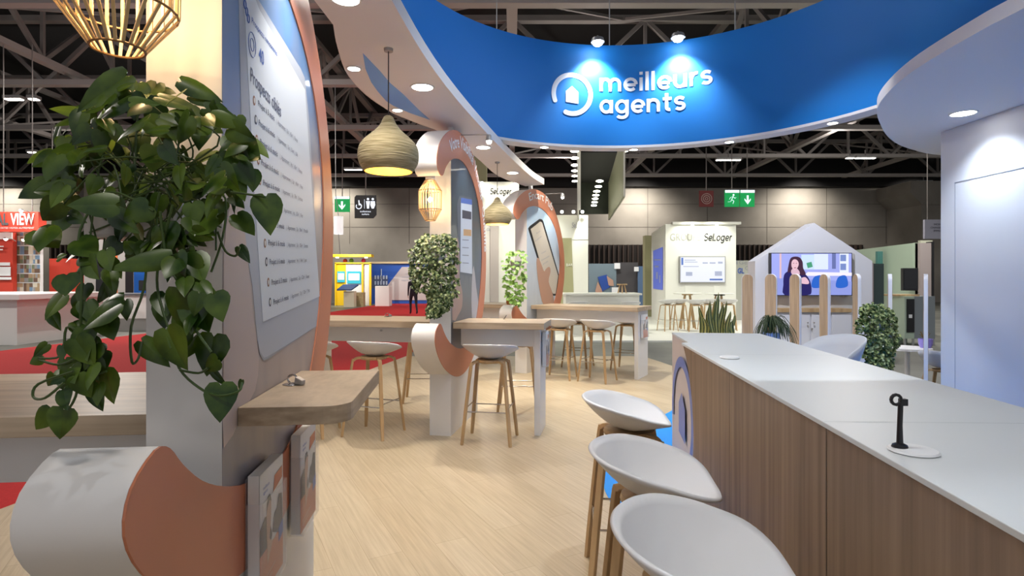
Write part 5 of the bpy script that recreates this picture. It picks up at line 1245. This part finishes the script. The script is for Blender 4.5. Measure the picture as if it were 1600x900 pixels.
# leaf list: base x, base y, tip x, tip y, width factor, depth
LV = [(284, 128, 342, 143, .5, 1.40), (185, 122, 180, 184, .75, 1.34), (196, 120, 132, 178, .45, 1.30), (186, 140, 214, 134, .5, 1.28), (216, 130, 212, 166, .9, 1.42), (245, 131, 236, 168, .8, 1.44),
      (200, 158, 130, 172, .4, 1.26), (250, 152, 316, 168, .4, 1.30), (300, 150, 345, 160, .45, 1.42), (205, 160, 240, 158, .5, 1.25), (118, 184, 88, 200, .7, 1.36), (120, 195, 141, 192, .7, 1.38),
      (140, 200, 112, 225, .7, 1.3), (230, 186, 180, 215, .55, 1.2), (296, 182, 262, 220, .75, 1.2), (262, 202, 226, 204, .5, 1.18), (322, 170, 378, 190, .5, 1.3), (333, 182, 380, 196, .55, 1.26), (320, 182, 348, 214, .6, 1.24),
      (370, 182, 372, 210, .9, 1.34), (165, 232, 128, 234, .5, 1.22), (120, 234, 92, 272, 1.0, 1.36), (88, 244, 64, 268, 1.0, 1.36), (92, 244, 66, 262, 1.1, 1.38), (112, 296, 52, 298, .5, 1.3), (108, 275, 80, 298, .9, 1.32),
      (205, 256, 190, 270, .9, 1.26), (255, 226, 286, 258, .7, 1.2), (376, 226, 410, 252, 1.0, 1.32), (372, 256, 396, 292, .8, 1.28), (352, 290, 318, 292, .8, 1.2), (350, 276, 304, 296, .75, 1.16), (345, 262, 372, 298, .7, 1.2),
      (232, 322, 192, 344, .9, 1.2), (180, 320, 126, 330, .65, 1.16), (178, 334, 212, 362, .6, 1.2), (300, 318, 306, 350, 1.0, 1.24), (336, 340, 298, 372, .9, 1.24), (340, 300, 346, 345, .6, 1.22), (415, 308, 422, 366, .75, 1.3),
      (262, 350, 266, 392, .9, 1.22), (250, 360, 240, 378, .9, 1.2), (100, 330, 80, 366, 1.0, 1.3), (74, 356, 90, 398, .9, 1.2), (60, 360, 92, 392, 1.1, 1.22), (374, 386, 392, 412, .55, 1.3), (290, 382, 268, 398, .9, 1.26), (122, 376, 152, 402, .8, 1.2),
      (210, 392, 190, 372, .8, 1.24), (262, 402, 196, 424, .4, 1.18), (300, 400, 318, 440, .9, 1.22), (288, 400, 300, 450, .9, 1.2), (90, 404, 104, 398, .9, 1.3), (104, 430, 118, 462, 1.15, 1.2), (138, 408, 164, 436, .8, 1.18), (128, 400, 152, 420, .8, 1.2),
      (172, 436, 176, 470, .9, 1.24), (98, 462, 100, 502, 1.1, 1.26), (126, 460, 130, 490, .9, 1.3), (188, 474, 138, 516, .75, 1.14), (160, 482, 184, 508, .9, 1.2), (196, 470, 198, 500, .6, 1.24), (80, 490, 103, 520, .5, 1.28),
      (134, 508, 169, 558, 1.0, 1.18), (118, 530, 150, 568, .9, 1.14), (96, 540, 112, 558, .8, 1.2), (66, 556, 38, 568, .7, 1.26), (74, 538, 64, 550, .6, 1.26), (258, 458, 262, 500, .9, 1.22), (252, 470, 256, 512, .7, 1.26), (280, 455, 284, 514, .9, 1.16),
      (310, 455, 316, 520, .95, 1.18), (335, 460, 345, 500, .9, 1.14), (312, 480, 330, 520, .8, 1.2), (222, 534, 264, 572, .55, 1.3), (262, 516, 286, 578, .85, 1.16), (290, 520, 286, 560, .8, 1.22), (334, 526, 321, 586, .8, 1.24), (340, 562, 318, 580, .9, 1.2), (332, 580, 358, 600, .4, 1.22),
      (345, 602, 345, 657, .85, 1.18), (378, 594, 372, 610, .6, 1.26), (112, 574, 126, 600, .9, 1.16), (128, 570, 153, 602, .9, 1.24), (166, 578, 175, 630, .8, 1.18), (98, 590, 78, 600, .8, 1.2), (84, 586, 76, 602, .8, 1.2), (100, 640, 102, 680, 1.0, 1.16), (80, 642, 52, 672, .8, 1.18)]
def leafpx(b, x0, y0, x1, y1, wf, Y, jit=.5):
    a = at(x0, y0, Y); dy = rnd.uniform(-.02, .02); c = at(x1, y1, Y + dy); d = c - a; L = d.length * 1.05
    nrm = Vector((0, -1, .35)) + Vector((rnd.uniform(-jit, jit), 0, rnd.uniform(-jit, jit)))
    heart_leaf(b, a, d, nrm, L, rnd.uniform(.05, .2), rnd.uniform(.05, .3), wf * 1.05)
for k, (x0, y0, x1, y1, wf, Y) in enumerate(LV):
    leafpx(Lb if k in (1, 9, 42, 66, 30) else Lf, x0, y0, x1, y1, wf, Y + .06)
def inner_pt():
    while True:
        x, y = rnd.uniform(70, 400), rnd.uniform(140, 400)
        if ((x - 235) / 165) ** 2 + ((y - 260) / 135) ** 2 < 1: return x, y
for k in range(185):
    x, y = inner_pt(); a = rnd.uniform(0, 6.28); L = rnd.uniform(26, 50); dx = L * math.cos(a) * .7; dyy = abs(L * math.sin(a)) * .8 + 6
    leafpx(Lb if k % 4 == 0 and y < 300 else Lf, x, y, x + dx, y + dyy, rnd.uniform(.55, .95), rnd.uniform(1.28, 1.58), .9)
for k in range(34):
    t = rnd.random(); x = 150 + 60 * (rnd.random() - .5) - 25 * t; y = 380 + 230 * t; a = rnd.uniform(-.9, .9)
    leafpx(Lf, x, y, x + 30 * math.sin(a), y + 32, rnd.uniform(.6, .9), rnd.uniform(1.2, 1.34), .8)
for k in range(22):
    t = rnd.random(); x = 285 + 50 * (rnd.random() - .5) + 20 * t; y = 370 + 170 * t; a = rnd.uniform(-.9, .9)
    leafpx(Lf, x, y, x + 26 * math.sin(a), y + 34, rnd.uniform(.6, .9), rnd.uniform(1.2, 1.4), .8)
def vine(pts, Y=1.3, r=.0028):
    q = smooth_curve([tuple(at(x, y, Y + .02 * math.sin(i * 1.3))) for i, (x, y) in enumerate(pts)], 4)
    Vn.tube(q, r, 6)
vine([(240, 330), (170, 300), (125, 360), (128, 430), (126, 500), (128, 560), (118, 620), (98, 650)], 1.26)
vine([(250, 300), (232, 380), (225, 450), (205, 510), (206, 565), (216, 560), (222, 534)], 1.28)
vine([(270, 320), (250, 400), (246, 450), (262, 510)], 1.26); vine([(250, 330), (262, 410), (290, 460), (300, 505), (330, 550)], 1.24)
vine([(320, 290), (352, 310), (348, 370), (330, 425)], 1.34); vine([(340, 362), (352, 392), (368, 400), (374, 386)], 1.32); vine([(360, 300), (390, 304), (415, 308)], 1.33)
vine([(262, 520), (280, 575), (310, 605), (340, 618), (372, 612), (378, 598)], 1.24); vine([(280, 578), (310, 583), (325, 575)], 1.25)
vine([(128, 520), (104, 512), (96, 555), (60, 560)], 1.25); vine([(118, 560), (92, 570), (60, 562)], 1.25); vine([(115, 580), (60, 600), (52, 620), (70, 622), (100, 598)], 1.2); vine([(118, 590), (150, 585), (166, 580)], 1.22)
for k in range(46):
    x, y = inner_pt(); x2, y2 = inner_pt(); vine([(235 + rnd.uniform(-50, 50), 280 + rnd.uniform(-20, 40)), ((x + x2) / 2, (y + y2) / 2 - 10), (x2, y2 + 30)], rnd.uniform(1.32, 1.5), .0022)
OFF = frame_of(o)
link('foliage', Lf, LEAF, o, smooth=True, world=True, sharp=80); link('foliage', Lb, LEAF_BACKLIT, o, smooth=True, world=True, sharp=80); link('vine', Vn, VINE, o, smooth=True, world=True)

# --- dense small-leaved plants
def dense(name, label, Y, cols, n, L, m, pot, vines=(), depth=.16, top=None):
    """cols: list of (y_px, x_left, x_right) silhouette rows"""
    c = at(*pot[:2], Y + .05); o = thing(name, label, 'plant', (c.x, c.y, c.z))
    link('planter', MB().lathe([(.07, -.14), (.085, -.02), (.09, 0), (.08, 0), (.075, -.02)], 20), pot[2], o, smooth=True)
    b = MB(); v = MB()
    ys = [q[0] for q in cols]
    for k in range(n):
        y = rnd.uniform(ys[0], ys[-1])
        for (ya, a0_, a1_), (yb, b0_, b1_) in zip(cols, cols[1:]):
            if ya <= y <= yb: t = (y - ya) / (yb - ya); xl_, xr_ = a0_ + (b0_ - a0_) * t, a1_ + (b1_ - a1_) * t; break
        x = rnd.uniform(xl_, xr_); e = 1 - abs((x - (xl_ + xr_) / 2) / ((xr_ - xl_) / 2 + .01)) ** 2
        p = at(x, y, Y + .06 - depth * e * rnd.uniform(.2, 1))
        d = Vector((rnd.uniform(-.6, .6), rnd.uniform(-.5, .1), rnd.uniform(-1, .15)))
        small_leaf(b, p, d, Vector((rnd.uniform(-.6, .6), -1, rnd.uniform(-.2, 1.8))), L * rnd.uniform(.7, 1.25), .75)
    for k in range(max(10, n // 45)):
        y = rnd.uniform(ys[0] + 5, ys[-1])
        for (ya, a0_, a1_), (yb, b0_, b1_) in zip(cols, cols[1:]):
            if ya <= y <= yb: t = (y - ya) / (yb - ya); xl_, xr_ = a0_ + (b0_ - a0_) * t, a1_ + (b1_ - a1_) * t; break
        x = rnd.uniform(xl_, xr_); q = at(x, y, Y); v.tube(smooth_curve([tuple(c), tuple((c + q) / 2 + Vector((0, -.05, .04))), tuple(q)], 4), .0016, 4)
    link('foliage', b, m, o, world=True); link('vine', v, VINE, o, world=True)
    return o
dense('hanging_ivy', 'dense small-leaved hanging plant on the second white pillar', 5.28, [(366, 664, 700), (374, 650, 712), (392, 640, 716), (430, 640, 715), (452, 644, 714), (456, 668, 716), (480, 668, 700), (494, 668, 686)], 1500, .038, IVY, (683, 392, mat('planter_grey', (.5, .48, .46), .5)))
b = None
dense('hanging_ivy', 'bright green loose ivy hanging on the third pillar', 8.75, [(392, 796, 812), (398, 788, 822), (412, 784, 826), (430, 788, 822), (455, 790, 818), (474, 792, 814)], 150, .075, IVYL, (806, 408, mat('planter_grey', (.5, .48, .46), .5)), depth=.25)
dense('ivy_plant', 'full round ivy plant trailing from a stand beside the edge-on fence slats', 6.7, [(474, 1354, 1366), (480, 1346, 1390), (492, 1340, 1400), (512, 1337, 1399), (530, 1340, 1408), (545, 1346, 1398), (560, 1347, 1394), (582, 1368, 1390)], 1150, .05, IVY, (1372, 505, mat('planter_white', (.66, .7, .8), .4)), depth=.22)
p = at(1364, 560, 6.85); tag(link('plant_stand', MB().box(p.x - .09, p.x + .09, 6.82, 7.0, 0, .98), mat('planter_white', (.66, .7, .8), .4), bevel=.01), 'white column stand under the full round ivy plant', 'plant stand')
# dark wispy plant
o = thing('wispy_plant', 'dark drooping wispy plant in a pale blue pot between the fence slats', 'plant', tuple(at(1205, 520, 6.9)))
b = MB()
for k in range(150):
    a = rnd.uniform(0, 6.28); l = rnd.uniform(.08, .28); ex = l * math.cos(a) * .95 + .04; ey = l * math.sin(a) * .6; dr = -rnd.uniform(.02, .2) * (l / .2)
    b.tube(smooth_curve([(0, 0, 0), (ex * .4, ey * .4, rnd.uniform(.12, .22)), (ex * .85, ey, .1 + dr * .3), (ex * 1.1, ey * 1.1, .02 + dr)], 3), [.003] * 9 + [.001], 4)
link('foliage', b, mat('wispy_green', (.035, .055, .02), .6), o)
link('pot', MB().lathe([(.08, -.16), (.1, 0), (.09, 0), (.07, -.1)], 20), mat('pot_blue_white', (.35, .45, .75), .4), o, smooth=True)
link('pot_stand', MB().lathe([(.06, -at(1205, 520, 6.9).z), (.06, -.16)], 16), WHITE, o)
# snake plant
Ysn = 6.2
o = thing('snake_plant', 'snake plant with yellow-edged upright blades behind the far end of the bar', 'plant', tuple(at(1120, 525, Ysn)))
bl = [(1121, 457, 1120, 9), (1116, 468, 1116, 8), (1128, 474, 1124, 9), (1108, 470, 1114, 8), (1107, 482, 1110, 9), (1092, 478, 1098, 9), (1098, 495, 1104, 9), (1148, 490, 1140, 9), (1140, 486, 1136, 8), (1134, 470, 1128, 6), (1131, 497, 1131, 10), (1104, 505, 1108, 9), (1145, 500, 1142, 10), (1122, 490, 1121, 10)]
g, e_ = MB(), MB()
for tx, ty, bx, w_ in bl:
    Y = Ysn + rnd.uniform(-.1, .1); T = at(tx, ty, Y); B = at(bx, 526, Y); wm = w_ * Y / F / 2; side_ = Vector((1, rnd.uniform(-.8, .8), 0)).normalized(); nn = Vector((side_.y, -side_.x, 0))
    for mb_, sc_, off in ((e_, 1.0, 0), (g, .72, .0015)):
        for sg_ in (1, -1):
            vs = []
            for q in range(9):
                t = q / 8; c = B.lerp(T, t) + Vector((.012 * math.sin(t * 5 + tx), 0, 0)); wq = wm * sc_ * (.8 + .5 * t - 1.3 * t ** 4) + (0 if t < 1 else .0005)
                vs += [c - side_ * wq + nn * sg_ * (off + .001), c + nn * sg_ * (off - .002 + .001 * 0), c + side_ * wq + nn * sg_ * (off + .001)]
            mb_.add(vs, [(3 * q + k, 3 * q + k + 1, 3 * q + k + 4, 3 * q + k + 3) for q in range(8) for k in (0, 1)])
link('blade_edge', e_, SNAKEY, o, world=True); link('blade', g, SNAKE, o, world=True)
link('planter', MB().box(-.26, .26, -.12, .12, -at(1120, 525, Ysn).z, .005), WHITE, o, bevel=.01)
# small copper vase on the table between the panels
p = Vector(loc2w(3, -.45, .2)); o = thing('vase', 'small copper jar on the oak table below the bright green ivy', 'vase', (p.x, p.y, 1.1))
link('jar', MB().lathe([(.03, 0), (.04, .03), (.035, .1), (.03, .12)], 16), mat('copper_jar', (.35, .16, .05), .3, .6), o, smooth=True); link('lid', MB().lathe([(.032, .12), (.02, .135)], 16), BLACK, o)

# ================================================================== PERSON FAR DOWN THE AISLE
Yp = 24.0
pp = onz(648, 492, 0); Yp = 25.0; X0 = (646 - PX) * Yp / F
def skin_body(name, joints, bones, m, parent, sub=2):
    me = bpy.data.meshes.new(name); me.from_pydata([j[0] for j in joints], bones, []); ob = bpy.data.objects.new(name, me); COL.objects.link(ob)
    ob.modifiers.new('skin', 'SKIN'); s_ = ob.modifiers.new('sub', 'SUBSURF'); s_.levels = s_.render_levels = sub
    for v, j in zip(me.skin_vertices[0].data, joints): v.radius = (j[1], j[1]) if not isinstance(j[1], tuple) else j[1]
    me.skin_vertices[0].data[0].use_root = True; me.materials.append(m); ob.parent = parent; return ob
o = thing('person', 'person in dark clothes walking along the red carpet beyond the hanging plant', 'person', (X0, Yp, 0), R(20))
J = [((0, 0, .95), (.15, .11)), ((0, 0, 1.15), (.13, .1)), ((0, 0, 1.38), (.17, .11)), ((0, 0, 1.5), .055), ((0, .01, 1.58), .06), ((0, .01, 1.66), (.08, .095)), ((0, .0, 1.72), (.07, .085)),
     ((-.19, 0, 1.4), .06), ((-.23, -.08, 1.13), .045), ((-.22, .04, .9), .032), ((-.22, .07, .82), .028), ((.19, 0, 1.4), .06), ((.23, .06, 1.13), .045), ((.21, .2, .93), .032), ((.21, .24, .86), .028),
     ((-.1, .02, .88), .095), ((-.1, .16, .5), .06), ((-.1, .12, .1), .04), ((-.1, .24, .04), .04), ((.1, -.02, .88), .095), ((.1, -.1, .5), .06), ((.1, -.32, .14), .04), ((.1, -.24, .05), .04)]
E_ = [(0, 1), (1, 2), (2, 3), (3, 4), (4, 5), (5, 6), (2, 7), (7, 8), (8, 9), (9, 10), (2, 11), (11, 12), (12, 13), (13, 14), (0, 15), (15, 16), (16, 17), (17, 18), (0, 19), (19, 20), (20, 21), (21, 22)]
skin_body('body', J, E_, mat('dark_clothes', (.02, .022, .035), .8), o)
hb = MB(); hb.sphere((0, -.015, 1.69), .1, 14, (.9, 1, 1.05)); link('hair', hb, mat('dark_hair', (.02, .012, .01), .7), o, smooth=True)
fb = MB(); fb.sphere((0, .05, 1.645), .075, 14, (.85, .8, 1.15)); fb.sphere((0, .115, 1.64), .014, 8, (1, 1.2, 1.3))
for sx in (-1, 1):
    fb.sphere((sx * .083, .0, 1.645), .02, 8, (.5, 1, 1.4))
    hand = (sx * .22 if sx < 0 else .21, .07 if sx < 0 else .25, .80 if sx < 0 else .84)
    fb.sphere(hand, .035, 10, (.5, 1, 1.2))
    for f_ in range(4): fb.tube([(hand[0], hand[1] - .024 + .016 * f_, hand[2] - .03), (hand[0] - sx * .006, hand[1] - .022 + .016 * f_, hand[2] - .075 - .006 * (f_ in (1, 2))), (hand[0] - sx * .02, hand[1] - .018 + .016 * f_, hand[2] - .1)], [.009, .008, .006], 6)
    fb.tube([(hand[0], hand[1] + .03, hand[2] + .01), (hand[0] - sx * .01, hand[1] + .05, hand[2] - .03)], [.01, .007], 6)
link('skin', fb, SKIN, o, smooth=True)

# ================================================================== LIGHTS
# linear lamps of the hall, rows overhead
for x, y, pw in ((-14, 6, 420), (-14, 20, 700), (-2, 28, 500), (12, 6, 200), (12, 20, 400), (0, -3, 90), (-22, 14, 600), (22, 24, 500)):
    lamp('hall_area', 'AREA', (x, y, 8.2), pw, (1, .93, .85), (1.6, .3), aim=(x, y, 0))
for x, y in ((-20, 10), (-9, 17), (-20, 28), (3, 20), (3, 33), (14, 12), (16, 28), (28, 20), (-3, 8)):  # added point fills that brighten the trusses from below, no fixtures
    lamp('hall_fill', 'POINT', (x, y, 7.9), 170, (1, .92, .86), .12)
for x in (-38, -26, -14, -4, 8, 20, 28, 36):
    lamp('wall_washer', 'SPOT', (x + 1, 39.2, 8.4), 1550, (1, .92, .8), .12, 130, (x + 1, 42, 5.0), 1)
lamp('red_booth_lamp', 'SPOT', (-14.5, 16, 4.3), 160, (1, .97, .9), .03, 110, (-14.5, 18, 1.8), .8)
lamp('red_booth_lamp', 'SPOT', (-13.2, 16.2, 3.6), 150, (1, .97, .9), .03, 110, (-13.6, 18, 1.8), .8)
lamp('counter_lamp', 'SPOT', (-10.5, 13, 4.2), 220, (1, .95, .9), .03, 100, (-12, 15, .5), .8)
lamp('yellow_booth_lamp', 'SPOT', (-9.6, 31.5, 3.6), 420, (1, .97, .88), .03, 120, (-9.8, 34.5, 1.2), .8)
lamp('mural_lamp', 'SPOT', (-6.5, 34, 4), 260, (1, .97, .9), .03, 120, (-6.5, 36.5, 1.4), .8)
lamp('green_booth_lamp', 'SPOT', (9.4, 13.2, 4.6), 420, (1, 1, .9), .03, 120, (9.8, 15.5, 1.4), .8)
lamp('display_lamp', 'SPOT', (4.4, 24.5, 4.0), 220, (1, 1, .95), .03, 120, (4.6, 27, 1.4), .8)
lamp('neighbour_lamp', 'SPOT', (5.8, 15.5, 4.8), 330, (1, 1, .85), .03, 120, (5.9, 17, .5), .8)
lamp('neighbour_lamp', 'SPOT', (2.2, 14.5, 4.4), 260, (1, 1, .85), .03, 120, (2.2, 15.8, .8), .8)
# fill spots added in mid-air to brighten the stand, without fixtures
lamp('stand_fill', 'SPOT', (1.3, 2.5, 5.4), 260, (.84, .92, 1), .04, 90, (1.4, 2.6, 1.1), .9)
lamp('stand_fill', 'SPOT', (.9, 8.6, 4.8), 420, (1, .95, .8), .04, 100, (1.0, 8.8, 0), .8)
lamp('stand_fill', 'SPOT', (3.6, 7.4, 4.6), 420, (.86, .9, 1), .04, 100, (4.6, 9.6, 1.2), .8)
lamp('stand_fill', 'SPOT', (-1.9, 6.6, 4.8), 330, (1, .94, .82), .04, 100, (-1.6, 6.4, 0), .8)
lamp('stand_fill', 'SPOT', (.3, 4.4, 5.4), 80, (1, .95, .86), .04, 80, (.3, 4.6, 0), .9)
lamp('stand_fill', 'SPOT', (-.3, -.4, 4.0), 22, (1, .95, .9), .1, 100, (-.9, 1.9, .6), .9)

lamp('stand_fill', 'SPOT', (.1, 1.7, 4.8), 150, (.9, .95, 1), .04, 44, (.55, 1.9, .8), .8)
lamp('booth_spot', 'SPOT', (-.4, 14.6, 3.4), 120, (1, .96, .82), .03, 120, (-.2, 16.5, .9), .9)  # added fill for the lower part of the tall white wall
lamp('stand_fill', 'SPOT', (2.1, 4.3, 4.8), 260, (.9, .94, 1), .04, 46, (4.0, 6.7, 1.0), .9)
lamp('stand_fill', 'SPOT', (2.7, 4.4, 4.3), 130, (.75, .86, 1), .04, 80, (-.4, 5.4, 3.1), .9)
w = bpy.data.worlds.new('world'); SC.world = w; w.use_nodes = True
w.node_tree.nodes['Background'].inputs[0].default_value = (.9, .93, 1, 1); w.node_tree.nodes['Background'].inputs[1].default_value = .35
vs_ = SC.view_settings; vs_.view_transform = 'Standard'; vs_.look = 'None'; vs_.exposure = 0.35; vs_.gamma = 1; vs_.use_curve_mapping = False
SC.cycles.max_bounces = 6; SC.cycles.diffuse_bounces = 3; SC.cycles.glossy_bounces = 3; SC.cycles.transmission_bounces = 6; SC.cycles.use_denoising = True; SC.cycles.sample_clamp_indirect = 4; SC.cycles.caustics_reflective = False; SC.cycles.caustics_refractive = False
for o in list(bpy.data.objects):          # whatever is named as part of the room is structure
    pass
